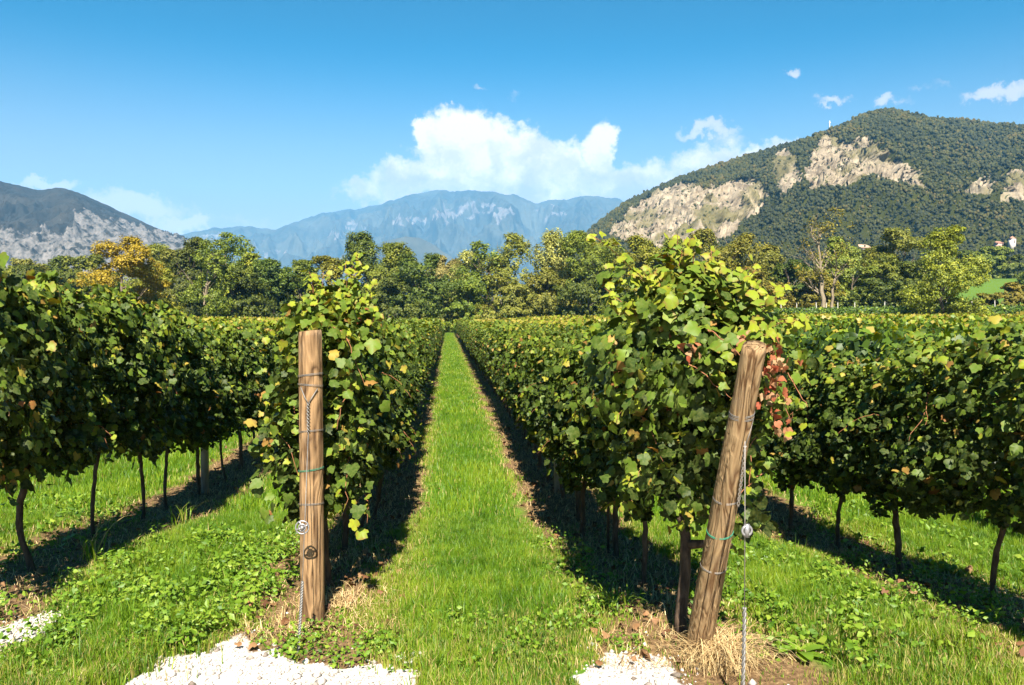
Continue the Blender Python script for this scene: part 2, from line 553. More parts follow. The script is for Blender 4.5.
# ------------------------------------------------------------------ mountains
def mountain_mesh(sil, d_foot, d_ridge, d_back, nx, ny, rough, pw=1.25, px_pad=(0, 0)):
    """height field whose crest runs along the given outline; returns grid of points"""
    sil = np.array(sil, float)
    px = np.linspace(sil[0, 0], sil[-1, 0], nx)
    top = np.interp(px, sil[:, 0], sil[:, 1])
    k = np.ones(5) / 5
    top[2:-2] = np.convolve(top, k, 'valid')
    top = top + (2.2 if d_ridge > 5000 else .8) * fbm(px / 16, px * 0 + d_ridge, 4, .6)
    dr = d_ridge * (1 + 0.05 * np.sin(px * 0.021) + 0.03 * np.sin(px * .06))
    tt = np.concatenate([np.linspace(0, 1, int(ny * .75)), np.linspace(1, 2, ny - int(ny * .75) + 1)[1:]])
    R = np.array([ray(p, 318) for p in px])
    R[:, 2] = 0
    d = np.where(tt[:, None] <= 1, d_foot + (dr - d_foot)[None] * tt[:, None], dr[None] + (d_back - d_ridge) * (tt[:, None] - 1))
    V = CAM * np.array([1, 1, 0]) + d[..., None] * R[None]
    H = np.array([at(p, q, r)[2] for p, q, r in zip(px, top, dr)])
    s = np.where(tt <= 1, np.clip(tt, 0, 1) ** pw, np.cos(np.clip(tt - 1, 0, 1) * math.pi / 2))
    Z = H[None] * s[:, None] - 2 * (1 - s[:, None])
    L = d_ridge * 0.06
    env = np.clip(4 * tt * (1 - tt), 0, 1)[:, None] * (tt[:, None] < 1)
    rid = fbm(V[..., 0] / L, V[..., 1] / L / 1.6, 5, 0.5, ridged=True)
    Z = Z + rough * H[None] * env * rid
    Z = Z + 0.004 * H[None] * fbm(V[..., 0] / L * 9, V[..., 1] / L * 9, 3)
    V[..., 2] = Z
    return V


ROCK = [[(606, 236), (612, 226), (630, 207), (654, 192), (692, 181), (705, 188), (719, 186), (735, 177), (754, 176), (767, 182), (769, 197), (759, 209), (739, 228), (730, 238), (660, 250)],
        [(771, 164), (778, 152), (788, 146), (798, 155), (800, 179), (785, 196), (776, 184)],
        [(805, 172), (812, 150), (820, 136), (829, 130), (840, 135), (848, 144), (858, 138), (868, 136), (879, 144), (899, 159), (919, 174), (931, 190), (914, 187), (892, 182), (864, 175), (857, 184), (847, 187), (806, 190)],
        [(1001, 200), (1000, 185), (1004, 170), (1030, 166), (1060, 175), (1050, 200)],
        [(955, 190), (972, 184), (995, 172), (997, 186), (983, 196), (966, 194)],
        [(900, 150), (906, 146), (905, 152)]]


def rock_mask(V, polys, warp):
    qx, qy, d = to_px(V.reshape(-1, 3))
    wx = qx + warp * fbm(qx / 9, qy / 9, 3)
    wy = qy + warp * fbm(qx / 9 + 40, qy / 9 + 11, 3)
    o = np.zeros(len(qx))
    for P in polys:
        o = np.maximum(o, _poly(wx, wy, P))
    return o, qx, qy, d


def mountain_material(name, rock_a, rock_b, wood_a, wood_b, scale, grass=None, mixk=1.6):
    m, t = material(name)
    pos = t.n('ShaderNodeNewGeometry').outputs['Position']
    st = t.n('ShaderNodeMapping', {'Vector': pos, 'Scale': (1, 1, 0.5)}).outputs[0]
    n1 = t.noise(st, scale, 6, 0.65)
    n2 = t.noise(pos, scale * 5, 4, 0.6)
    n3 = t.noise(pos, scale * .35, 3, 0.5)
    rock = t.ramp(t.m('ADD', t.m('MULTIPLY', n1, 0.6), t.m('MULTIPLY', n2, 0.4)), [(0.36, rock_a), (0.56, rock_b), (0.7, tuple(min(.7, c * 1.25) for c in rock_b))])
    if grass:
        rock = t.mix(t.m('MULTIPLY', t.sstep(n3, 0.46, 0.60), 0.8), rock, grass)
        rock = t.mix(t.sstep(n2, 0.60, 0.66), rock, (0.05, 0.055, 0.02))
    wd = t.mix(n2, wood_a, wood_b)
    wd = t.mix(t.m('MULTIPLY', t.sstep(n3, 0.4, 0.7), 0.5), wd, tuple(c * 1.4 for c in wood_b))
    r = t.sstep(t.m('ADD', t.m('SUBTRACT', t.attr('rock'), .08 if mixk < 2 else .30), t.m('MULTIPLY', t.m('SUBTRACT', n1, 0.5), mixk)), 0.38, 0.55)
    finish(t, t.mix(r, wd, rock), 0.95, bump=t.m('ADD', n1, t.m('MULTIPLY', n2, .5)), bstr=0.9, bdist=1.2 / scale * .06, spec=0.05)
    return m


# right mountain
SIL_R = [(560, 262), (585, 236), (600, 222), (625, 204), (650, 191), (680, 178), (720, 164), (765, 151), (800, 141), (828, 131), (850, 121), (866, 114), (880, 111), (895, 112),
         (915, 117), (930, 120), (960, 121), (990, 125), (1024, 127), (1080, 134), (1160, 152), (1260, 190), (1400, 260)]
VR = mountain_mesh(SIL_R, 300, 800, 1250, 620, 300, 0.10)
rk, qx, qy, qd = rock_mask(VR, ROCK, 3.5)
rk2 = rk.reshape(VR.shape[:2])
front = (np.arange(VR.shape[0]) < int(300 * .75) - 2)[:, None]
rk2 = rk2 * front
rel = fbm(VR[..., 0] / 22, VR[..., 2] / 30, 4, 0.55, ridged=True)
# crags: push the bare rock in and out along the view depth and sideways
VR[..., 1] += rk2 * rel * 15
VR[..., 2] += rk2 * fbm(VR[..., 0] / 7, VR[..., 1] / 7, 3) * 5.0
M['right_mountain'] = mountain_material('right_mountain', (0.09, 0.068, 0.045), (0.30, 0.245, 0.17), (0.020, 0.024, 0.005), (0.036, 0.038, 0.007), 0.05, grass=(0.095, 0.085, 0.028))
mo = MB().add(VR, grid_tris(*VR.shape[:2]), rock=rk2.ravel()).build('mountain', M['right_mountain'], smooth=True)
mo['kind'] = 'structure'

# the wood on it: crowns too many and too far to count
ICO = bpy.data.meshes.new('tmp_ico')
import bmesh
_b = bmesh.new()
bmesh.ops.create_icosphere(_b, subdivisions=1, radius=1)
icoV = np.array([v.co[:] for v in _b.verts])
icoT = np.array([[v.index for v in f.verts] for f in _b.faces])
_b.free()
bpy.data.meshes.remove(ICO)


def blobs(P, r, rng, squash=1.15, jit=0.28):
    n = len(P)
    s = 1 + rng.uniform(-jit, jit, (n, len(icoV), 1))
    V = P[:, None] + icoV[None] * s * np.stack([r, r, r * squash], -1)[:, None]
    T = icoT[None] + (np.arange(n) * len(icoV))[:, None, None]
    return V.reshape(-1, 3), T.reshape(-1, 3)


inpic = (qx > 560) & (qx < 1110) & (qy < 300)
# stray bushes also grow on the rock
w_ = np.where(rk2.ravel() > .5, 0.035, 1.0) * inpic * front.repeat(VR.shape[1], 1).ravel()
w_ = w_ * ~((np.abs(qx - 867) < 17) & (np.abs(qy - 249) < 3) | (qx > 988) & (qx < 1020) & (np.abs(qy - 246) < 3))
w_ = w_ * qd                                    # the grid is evenly spaced in depth: keep the wood even in the view
w_ /= w_.sum()
ids = RNG.choice(len(w_), 75000, p=w_)
P = VR.reshape(-1, 3)[ids] + RNG.normal(0, 1, (75000, 3)) * np.array([1.2, 2.0, 0.8])
r = qd[ids] * RNG.uniform(0.0009, 0.0026, 75000) * np.where(rk2.ravel()[ids] > .5, .7, 1.0)
V, T = blobs(P, r, RNG)
big = fbm(P[:, 0] / 60, P[:, 1] / 60, 3)
tint = np.repeat(np.clip(0.42 + 0.8 * big + RNG.normal(0, .27, 75000), 0, 1), len(icoV))
M['forest'] = leaf_material('far_forest', [(0, (0.018, 0.022, 0.004)), (0.45, (0.034, 0.038, 0.005)), (0.8, (0.058, 0.054, 0.008)), (1, (0.075, 0.058, 0.012))], rough=0.8, transl=0.05)
fo = MB().add(V, T, tint=tint).build('mountain_forest', M['forest'])
tag(fo, 'dark green forest covering the mountain on the right', 'forest', kind='stuff')

# left mountain
SIL_L = [(-260, 250), (-160, 200), (-80, 172), (-30, 174), (0, 181), (20, 186), (42, 191), (62, 188), (75, 191), (110, 206), (150, 225), (190, 241), (225, 262), (270, 300)]
VL = mountain_mesh(SIL_L, 800, 1700, 2400, 420, 240, 0.10, pw=1.1)
rkl, ax_, ay_, ad_ = rock_mask(VL, [[(-300, 240), (-40, 232), (0, 230), (20, 233), (44, 228), (64, 236), (76, 214), (84, 212), (100, 219), (130, 224), (165, 233), (200, 244), (240, 262), (240, 330), (-300, 330)]], 7.0)
rkl = rkl.reshape(VL.shape[:2])
VL[..., 2] += rkl * fbm(VL[..., 0] / 40, VL[..., 1] / 40, 4, 0.55, ridged=True) * 9
VL[..., 2] += (1 - rkl) * fbm(VL[..., 0] / 9, VL[..., 1] / 9, 2) * 3 * (np.arange(VL.shape[0]) < 176)[:, None]
M['left_mountain'] = mountain_material('left_mountain', (0.025, 0.027, 0.02), (0.155, 0.14, 0.125), (0.012, 0.013, 0.011), (0.040, 0.035, 0.026), 0.055, mixk=4.0)
MB().add(VL, grid_tris(*VL.shape[:2]), rock=rkl.ravel()).build('mountain', M['left_mountain'], smooth=True)['kind'] = 'structure'

# far blue range and the hill before it
SIL_C = [(60, 262), (150, 240), (190, 233), (215, 229), (245, 226), (275, 230), (300, 221), (320, 214), (345, 211), (380, 205), (405, 197), (425, 192), (445, 191), (490, 192), (515, 196),
         (535, 203), (560, 200), (595, 196), (620, 200), (660, 222), (720, 245), (800, 270)]
VC = mountain_mesh(SIL_C, 3300, 5400, 6200, 520, 260, 0.26)
pale = [[(430, 212), (460, 206), (500, 207), (520, 212), (498, 218), (470, 214), (440, 222)], [(326, 236), (334, 231), (345, 233), (348, 238)], [(250, 245), (280, 248), (296, 252), (280, 254), (256, 250)],
        [(345, 226), (358, 222), (366, 230), (352, 234)], [(535, 212), (560, 208), (570, 214), (545, 216)], [(392, 219), (420, 214), (425, 222), (398, 224)], [(196, 238), (222, 232), (226, 240), (206, 244)]]
rkc = rock_mask(VC, pale, 12.0)[0]
M['far_range'] = mountain_material('far_range', (0.05, 0.055, 0.05), (0.15, 0.135, 0.125), (0.015, 0.02, 0.018), (0.075, 0.075, 0.055), 0.009, mixk=3.0)
MB().add(VC, grid_tris(*VC.shape[:2]), rock=rkc).build('mountain', M['far_range'], smooth=True)['kind'] = 'structure'
SIL_H = [(340, 268), (365, 250), (385, 241), (405, 237), (420, 238), (436, 246), (450, 256), (470, 272)]
VH = mountain_mesh(SIL_H, 2600, 3000, 3300, 140, 60, 0.05)
MB().add(VH, grid_tris(*VH.shape[:2]), rock=np.zeros(VH.shape[0] * VH.shape[1])).build('hill', M['far_range'], smooth=True)['kind'] = 'structure'

# ------------------------------------------------------------------ haze: the air between here and the mountains
hz = MB().box((0, 2750, 518), (13000, 7400, 1041))
m, t = material('haze')
pv_ = t.n('ShaderNodeVolumePrincipled', {'Color': (0.17, 0.55, 1.0, 1), 'Density': 0.00011, 'Anisotropy': -0.2})
t.n('ShaderNodeOutputMaterial', {'Volume': pv_.outputs[0]})
ho = hz.build('haze', m)
ho['kind'] = 'stuff'


# ------------------------------------------------------------------ leaves
_half = np.array([(0.0, 0.0), (0.20, -0.13), (0.42, -0.04), (0.46, 0.15), (0.58, 0.34), (0.50, 0.54), (0.34, 0.60), (0.22, 0.82)])
LEAF = np.concatenate([_half, [(0, 1.0)], _half[:0:-1] * np.array([-1, 1])])
NL = len(LEAF)


def leaves(mb, pos, nrm, tip, size, tint, lod=0, fold=0.3, rng=RNG, asp=1.0):
    """grape leaves: lod 0 is lobed (a fan of triangles), lod 1 a folded rhomb"""
    n = len(pos)
    nrm = unit(nrm)
    tip = unit(tip - (tip * nrm).sum(-1, keepdims=True) * nrm)
    sid = np.cross(tip, nrm)
    size = np.broadcast_to(size, (n,))
    if lod == 0:
        uv = np.concatenate([[(0, 0.34)], LEAF])
        T = np.array([(0, 1 + i, 1 + (i + 1) % NL) for i in range(NL)])
        edge = np.concatenate([[0], np.ones(NL)])
    else:
        uv = np.array([(0, 0), (0.52, 0.42), (0, 1.0), (-0.52, 0.42)])
        T = np.array([(0, 1, 2), (0, 2, 3)])
        edge = np.array([.5, 1, 1, 1])
    K = len(uv)
    fo_ = rng.uniform(-0.15, fold * 2, (n, 1))
    cu = rng.uniform(-0.3, 0.8, (n, 1))
    u = asp * uv[None, :, 0] * (1 + rng.uniform(-.12, .12, (n, K)))
    v = uv[None, :, 1] * (1 + rng.uniform(-.10, .10, (n, K)))
    wz = -np.abs(u) * fo_ - cu * v * v * 0.6 + rng.normal(0, .05, (n, K)) * (v > 0)
    V = pos[:, None] + size[:, None, None] * (u[..., None] * sid[:, None] + v[..., None] * tip[:, None] + wz[..., None] * nrm[:, None])
    TT = T[None] + (np.arange(n) * K)[:, None, None]
    mb.add(V.reshape(-1, 3), TT.reshape(-1, 3), tint=np.repeat(tint, K), edge=np.tile(edge, n))


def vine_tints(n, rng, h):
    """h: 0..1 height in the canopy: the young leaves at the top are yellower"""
    t_ = rng.beta(1.4, 3.6, n) * 0.80 + 0.27 * h ** 3  # mostly dark tints paint in leaf self-shading, few bright ones the lit leaves
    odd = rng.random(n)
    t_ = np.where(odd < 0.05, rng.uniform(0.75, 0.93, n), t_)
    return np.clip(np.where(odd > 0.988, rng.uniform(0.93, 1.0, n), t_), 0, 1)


def canopy(mb, n, rng, L=1.15, z0=0.68, z1=1.90, hw=0.195, size=(0.030, 0.078), lod=0, ragged=0.11):
    """hedge-like mass of leaves along local y, centred on the origin"""
    nc = max(20, int(95 * L))                    # sprays of leaves standing out of the row, with hollows between them
    ci = rng.integers(nc, size=n)
    cl = rng.random(n) < .66
    cy, ch, cs = rng.uniform(-L / 2, L / 2, nc), rng.random(nc) ** .9, np.where(rng.random(nc) < .5, -1.0, 1.0)
    cr = rng.uniform(.65, 1.30, nc)
    y = np.where(cl, cy[ci] + rng.normal(0, .050, n), rng.uniform(-L / 2, L / 2, n))
    h = np.clip(np.where(cl, ch[ci] + rng.normal(0, .042, n), rng.random(n) ** 0.9), 0, 1.04)
    ph = rng.uniform(0, 6.28, 4)
    low = z0 + ragged * (np.sin(y * 9 + ph[0]) + np.sin(y * 17 + ph[1])) * .6
    hig = z1 + ragged * (np.sin(y * 7 + ph[2]) + np.sin(y * 15 + ph[3])) * .6
    z = low + (hig - low) * h
    prof = hw * (0.55 + 0.75 * np.sin(np.clip(h * 0.85 + 0.12, 0, 1) * math.pi) ** 0.8)
    side = np.where(cl, cs[ci], np.where(rng.random(n) < .5, -1.0, 1.0))
    lump = 1 + 0.20 * np.sin(y * 8 + z * 6 + ph[1]) + .12 * np.sin(z * 13 - y * 5 + ph[2])
    x = np.where(cl, side * (prof * lump * cr[ci] + rng.normal(0, .045, n)), side * prof * lump * rng.uniform(0, .72, n))
    out = np.stack([x / np.maximum(prof, .05), rng.normal(0, .25, n), 1.3 * np.clip(h - .55, 0, 1) + 0.25 + 0 * x], -1)
    nrm = out * 0.8 + rng.normal(0, 0.95, (n, 3))
    nrm[:, 2] = np.where(nrm[:, 2] < -.2, -nrm[:, 2], nrm[:, 2])
    tip = np.stack([0.4 * side, rng.normal(0, .6, n), -0.9 + rng.normal(0, .45, n)], -1)
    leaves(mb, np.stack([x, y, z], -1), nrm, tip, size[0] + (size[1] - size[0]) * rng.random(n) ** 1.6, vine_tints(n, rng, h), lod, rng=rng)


def shoot(mb, cane, p, dirs, length, rng, n=14, size=(0.045, 0.085), droop=0.6, lod=0, tint=0.0):
    """a long cane with alternate leaves"""
    s = np.linspace(0, 1, 12)
    d = unit(np.array(dirs, float))
    pts = np.array(p) + s[:, None] * length * d + np.outer(s ** 2, [0, 0, -droop * length]) + np.cumsum(rng.normal(0, .008, (12, 3)), 0)
    cane.tube(pts, np.linspace(.0038, .0014, 12), 5)
    k = np.linspace(0.08, 1, n)
    Q = np.stack([np.interp(k, s, pts[:, i]) for i in range(3)], -1) + rng.normal(0, .026, (n, 3))
    nr = np.stack([rng.normal(0, .55, n), rng.normal(-.6, .4, n), 0.4 + rng.random(n) * .5], -1)
    tp = np.stack([np.where(np.arange(n) % 2, 1, -1) * 1.0, rng.normal(-.3, .4, n), rng.normal(-.4, .3, n)], -1)
    leaves(mb, Q, nr, tp, np.linspace(size[1], size[0] * .8, n) * rng.uniform(.8, 1.15, n), np.clip(vine_tints(n, rng, k) + 1.25 * tint + .1 * k, 0, .76), lod, rng=rng)


def vine_trunk(rng, hgt=0.78, r=0.027):
    mb = MB()
    z = np.linspace(-0.06, hgt, 14)
    lx, ly = rng.normal(0, .06, 2)
    x = lx * np.sin(z * 3) + np.cumsum(rng.normal(0, .006, 14))
    y = ly * np.sin(z * 4 + 1) + np.cumsum(rng.normal(0, .008, 14))
    x -= x[0]
    y -= y[0]
    rad = r * (1 + .25 * np.exp(-((z + .06) / .08) ** 2) + rng.normal(0, .07, 14))
    mb.tube(np.stack([x, y, z], -1), rad, 9)
    for s in (-1, 1):
        k = np.linspace(0, 1, 8)
        mb.tube(np.stack([x[-1] + k * 0, y[-1] + s * k * .55, z[-1] - .02 + .08 * np.sin(k * 2.2)], -1) + rng.normal(0, .006, (8, 3)), np.linspace(r * .75, r * .35, 8), 7)
    return mb


VARS = {0: [], 1: []}
for i in range(10):
    rng = np.random.default_rng(100 + i)
    mb, cn = MB(), MB()
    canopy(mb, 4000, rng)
    for q in range(int(rng.integers(2, 5)) if i < 6 else 0):
        shoot(mb, cn, (rng.normal(0, .10), rng.uniform(-.5, .5), 1.78), (rng.normal(0, .35), rng.normal(0, .4), 1), rng.uniform(.15, .34), rng, n=9, size=(.05, .10), droop=.35)
    for q in range(2):
        sd_ = rng.choice([-1, 1])
        shoot(mb, cn, (sd_ * .2, rng.uniform(-.4, .4), rng.uniform(.8, 1.5)), (sd_, rng.normal(0, .6), .2), rng.uniform(.2, .4), rng, n=9, droop=.9)
    tr = vine_trunk(rng, r=rng.uniform(.016, .025))
    VARS[0].append([('trunk', tr.data('trunk', M['vine_bark'], True)), ('canopy', mb.data('canopy', M['vine'], True))] + [('cane', c_.data('cane', M['cane'], True)) for c_ in cn.split()])
for i in range(5):
    rng = np.random.default_rng(200 + i)
    mb = MB()
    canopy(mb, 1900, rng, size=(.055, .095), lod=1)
    n = 40
    leaves(mb, np.stack([rng.normal(0, .15, n), rng.uniform(-.5, .5, n), rng.uniform(1.8, 2.05, n)], -1), rng.normal(0, .5, (n, 3)) + [0, -.3, .7],
           rng.normal(0, .6, (n, 3)), rng.uniform(.07, .12, n), rng.uniform(.35, .7, n), 1, rng=rng)
    VARS[1].append([('trunk', vine_trunk(rng, r=.021).data('trunk', M['vine_bark'], True)), ('canopy', mb.data('canopy', M['vine']))])

ORD = ['first', 'second', 'third', 'fourth', 'fifth', 'sixth', 'seventh', 'eighth', 'ninth', 'tenth', 'eleventh', 'twelfth']
ROWS = {-1: (5.0, 62, 'in the row at the left edge', 'left edge row', 'vines of the row at the left edge'),
        0: (6.4, 66, 'in the row left of the grass path', 'row left of the grass path', 'vines of the row left of the grass path'),
        1: (5.35, 84, 'in the row right of the grass path', 'row right of the grass path', 'vines of the row right of the grass path'),
        2: (3.9, 62, 'in the row at the right edge', 'right edge row', 'vines of the row at the right edge')}
END_Y = {}
for k, (y0, y1, where, rown, grp) in ROWS.items():
    rng = np.random.default_rng(300 + k)
    y, i = y0, 0
    while y < y1:
        x = row_x(k) + rng.normal(0, .025)
        near = y < 17
        vs = VARS[0 if near else 1]
        v = vs[int(rng.integers(len(vs)))] if k < 1 or not near else vs[6 + int(rng.integers(3))]
        if i < 10:
            ordn = ORD[i] if k < 0 or k > 1 else ORD[i + 1]
            lab = {-1: f'{ordn} leafy grapevine back along the row at the left edge',
                   0: f'{ordn} grapevine behind the upright wooden post left of the grass path',
                   1: f'{ordn} grapevine behind the leaning wooden post right of the grass path',
                   2: f'{ordn} leafy grapevine back along the row at the right edge'}[k]
        else:
            lab = f'distant grapevine {where}, past its nearest eleven'
        o = thing('grapevine', lab, 'grapevine', (x, y, float(ground(x, y))), math.pi * int(rng.integers(2)) + rng.normal(0, .06), grp)
        s = rng.uniform(.95, 1.04)
        o.scale = (s, 1.0, s * rng.uniform(.97, 1.02) * {2: .90, 1: .95}.get(k, 1.0) * (1 + .11 * (k < 0) * max(0, min(1, (9 - y) / 3.5))))
        for nm, me in v:
            link(nm, me, o)
        y += rng.uniform(.92, 1.0)
        i += 1
    END_Y[k] = y


# the two end vines, next to the posts
def end_vine(label, x, y, seed, build):
    rng = np.random.default_rng(seed)
    o = thing('grapevine', label, 'grapevine', (x, y, float(ground(x, y))))
    lf, cn = MB(), MB()
    build(lf, cn, rng)
    lf.build('canopy', M['vine'], o, True)
    for c_ in cn.split():
        c_.build('cane', M['cane'], o, True)
    return o, rng


def left_end(lf, cn, rng):
    canopy(lf, 3300, rng, L=1.15, z0=.62, z1=1.84, hw=.20)
    n = 700
    q = np.array([.10, -.1, 1.80]) + unit(rng.normal(0, 1, (n, 3))) * rng.uniform(.4, 1, (n, 1)) * np.array([.26, .3, .22])
    leaves(lf, q, rng.normal(0, .6, (n, 3)) + [0, -.35, .5], rng.normal(0, .5, (n, 3)) + [0, -.1, -.7], (.028 + .055 * rng.random(n) ** 1.5), vine_tints(n, rng, .9) + .12, 0, rng=rng)  # raised tint paints this end vine as better lit than the rows
    for px, py, d, n in [(354, 256, 5.2, 24), (350, 262, 5.15, 22), (358, 270, 5.1, 20), (348, 275, 5.1, 18), (364, 285, 5.1, 16), (340, 300, 5.0, 14), (322, 278, 5.1, 16), (308, 276, 5.1, 14), (318, 300, 5.0, 12), (372, 312, 5.1, 12), (352, 265, 5.2, 15), (345, 280, 5.2, 12), (312, 282, 5.1, 12), (322, 290, 5.1, 10), (296, 300, 5.0, 10), (362, 295, 5.2, 12), (280, 330, 5.1, 8), (372, 300, 5.3, 10)]:
        p1 = at(px, py, d) - np.array([LX, LY, 0])
        p0 = np.array([p1[0] * .6, p1[1] + .1, 1.55])
        shoot(lf, cn, p0, p1 - p0, np.linalg.norm(p1 - p0), rng, n=n + 14, droop=-.04, tint=.2)
    for px, py, d, ln in [(330, 345, 4.75, .35), (345, 400, 4.8, .3), (352, 470, 4.85, .3), (285, 410, 4.9, .35), (272, 440, 4.95, .4), (290, 480, 4.95, .25), (350, 510, 4.95, .22)]:
        p1 = at(px, py, d) - np.array([LX, LY, 0])
        shoot(lf, cn, p1 + [0, .15, .12], (rng.normal(0, .4), -.5, -.3), ln, rng, n=9, size=(.04, .08), droop=.4, tint=.16)
    n = 60      # outward leaves beside the post
    q = np.stack([rng.uniform(-.36, .36, n), rng.uniform(-.72, -.5, n), rng.uniform(.5, 1.75, n)], -1)
    q = q[np.abs(q[:, 0]) > .12]
    n = len(q)
    leaves(lf, q, rng.normal(0, .4, (n, 3)) + [0, -.7, .5], rng.normal(0, .4, (n, 3)) + [0, -.2, -.8], (.04 + .06 * rng.random(n) ** 2), vine_tints(n, rng, .8) + .08, 0, rng=rng)


LX, LY = row_x(0), 5.42
vo, rng = end_vine('tall bushy grapevine right behind the upright wooden post left of the grass path', LX, LY, 41, left_end)
tr = vine_trunk(rng, r=.032)
tr.build('trunk', M['vine_bark'], vo, True)
tr2 = MB().tube([(-.06, -.25, -.05), (-.05, -.24, .3), (-.02, -.2, .62), (0, -.1, .8)], [.018, .015, .014, .012], 7)
tr2.build('trunk', M['vine_bark'], vo, True)

RX, RY = row_x(1), 4.45


def right_end(lf, cn, rng):
    canopy(lf, 3300, rng, L=1.25, z0=.72, z1=1.88, hw=.28)
    n = 2100     # broad rounded head
    cv = unit(rng.normal(0, 1, (110, 3)))
    ci = rng.integers(110, size=n)
    v_ = unit(cv[ci] + rng.normal(0, .13, (n, 3)))
    rr = np.where(rng.random(n) < .7, rng.uniform(.7, 1.12, 110)[ci], rng.uniform(.3, .8, n)) 
    q = np.array([-.08, -.20, 1.62]) + v_ * rr[:, None] * np.array([.48, .38, .47]) * (1 + .2 * np.sin(v_[:, :1] * 7 + v_[:, 2:] * 9))
    nr = v_ + rng.normal(0, .4, (n, 3)) + [0, -.25, .35]
    leaves(lf, q, nr, rng.normal(0, .5, (n, 3)) + [0, -.1, -.7], (.028 + .055 * rng.random(n) ** 1.5), vine_tints(n, rng, np.clip(q[:, 2] - 1.1, 0, 1)) + .12, 0, rng=rng)  # tint lifted so the head looks sunlit against the darker rows
    tips = [((680, 300), (675, 240), 4.2, 14), ((705, 300), (715, 248), 4.15, 14), ((680, 320), (630, 262), 4.1, 14), ((720, 310), (755, 275), 4.0, 14), ((740, 330), (800, 325), 3.6, 14), ((690, 330), (598, 256), 4.1, 20), ((690, 350), (603, 290), 4.1, 14), ((700, 300), (695, 234), 4.2, 14), ((700, 300), (690, 246), 4.2, 12), ((690, 320), (650, 262), 4.15, 12),
            ((715, 310), (738, 262), 4.1, 12), ((730, 320), (772, 290), 3.9, 13), ((730, 320), (800, 325), 3.65, 14), ((740, 325), (790, 310), 3.75, 12), ((735, 320), (776, 335), 3.5, 10), ((670, 330), (625, 300), 4.1, 12)]
    for a, b, d, n in tips:
        p0, p1 = at(*a, 4.3) - np.array([RX, RY, 0]), at(*b, d) - np.array([RX, RY, 0])
        shoot(lf, cn, p0, p1 - p0, np.linalg.norm(p1 - p0), rng, n=n + 14, size=(.05, .085), droop=.0, tint=.24)
    for px, py, d, ln in [(660, 405, 4.0, .28), (650, 440, 4.1, .28), (690, 385, 3.9, .25), (720, 355, 3.55, .2), (775, 400, 3.8, .22), (795, 395, 3.8, .2), (770, 455, 4.0, .3), (775, 500, 4.1, .25),
                          (640, 500, 4.3, .22), (700, 530, 4.2, .2), (632, 480, 4.3, .2), (672, 460, 4.1, .25), (760, 540, 4.1, .15)]:
        p1 = at(px, py, d) - np.array([RX, RY, 0])
        shoot(lf, cn, p1 + [0, .15, .1], (rng.normal(0, .4), -.5, -.2), ln, rng, n=9, size=(.045, .09), droop=.5, tint=.2)


vo, rng = end_vine('sprawling grapevine with the highest shoots, wrapped behind the leaning wooden post', RX, RY, 43, right_end)
tr = MB().tube([(-.03, -.10, -.06), (-.035, -.09, .1), (0, -.06, .35), (.01, -.03, .55), (0, .1, .72), (0, .5, .80)], [.040, .034, .031, .030, .027, .018], 10)
tr.tube([(.01, -.03, .5), (.10, -.12, .53), (.2, -.25, .55)], [.03, .022, .015], 8)
tr.build('trunk', M['vine_bark'], vo, True)
wl = MB()
n = 70
q = np.array(at(774, 372, 3.75) - np.array([RX, RY, 0])) + rng.normal(0, 1, (n, 3)) * [.036, .05, .058]
leaves(wl, q, rng.normal(0, .7, (n, 3)) + [0, -.5, .2], rng.normal(0, .5, (n, 3)) + [0, 0, -.6], rng.uniform(.018, .038, n), rng.random(n), 0, fold=.9, rng=rng)
for px, py in ((692, 352), (742, 345), (768, 340), (780, 430), (772, 410)):
    q = np.array(at(px, py, 3.8) - np.array([RX, RY, 0])) + rng.normal(0, .025, (7, 3))
    leaves(wl, q, rng.normal(0, .7, (7, 3)) + [0, -.5, .2], rng.normal(0, .5, (7, 3)) + [0, 0, -.6], rng.uniform(.025, .05, 7), rng.random(7), 0, fold=.8, rng=rng)
wl.build('withered_leaves', M['red_leaf'], vo)['label'] = 'cluster of withered red and tan leaves'

# ------------------------------------------------------------------ the vineyard beyond: too many vines to single out
rng = np.random.default_rng(77)
far = MB()
trk = MB()
for k in range(-42, 48):
    x = row_x(k)
    y_end = 116 if x < 16 else 70
    starts = {**{q: END_Y[q] - .5 for q in END_Y}, -2: 6.0, 3: 5.5}
    y_start = starts.get(k, 9.0 + 0.9 * abs(k))
    y_start = max(y_start, abs(x - 0.08 * 40) / 0.72)
    segs = [(y_start, 26, 190, .13), (max(y_start, 26), 60, 75, .19), (max(y_start, 60), y_end, 52, .27)]
    for a, b, dens, sz in segs:
        b = min(b, y_end)
        if b <= a:
            continue
        n = int((b - a) * dens)
        y = rng.uniform(a, b, n)
        h = rng.random(n) ** .75
        wob = 0.07 * fbm(y * 1.3, np.full(n, k * 3.1), 3)
        z = ground(np.full(n, x), y) + .60 + h * (1.36 + wob * 2.2)
        side = np.where(rng.random(n) < .5, -1, 1.0)
        hw = .36 * (.5 + .6 * np.sin(np.clip(h * .85 + .12, 0, 1) * math.pi))
        xx = x + side * hw * np.sqrt(rng.uniform(.2, 1, n))
        nr = np.stack([side * .8, rng.normal(-.1, .4, n), .3 + 1.2 * np.clip(h - .5, 0, 1)], -1) + rng.normal(0, .5, (n, 3))
        leaves(far, np.stack([xx, y, z], -1), nr, np.stack([.4 * side, rng.normal(0, .6, n), rng.normal(-.7, .5, n)], -1), sz * rng.uniform(.7, 1.25, n),
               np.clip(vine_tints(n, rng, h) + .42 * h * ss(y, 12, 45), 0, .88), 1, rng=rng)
fv = far.build('vineyard', M['far_vine'])
tag(fv, 'countless vine rows filling the plain up to the trees', 'vineyard', kind='stuff')

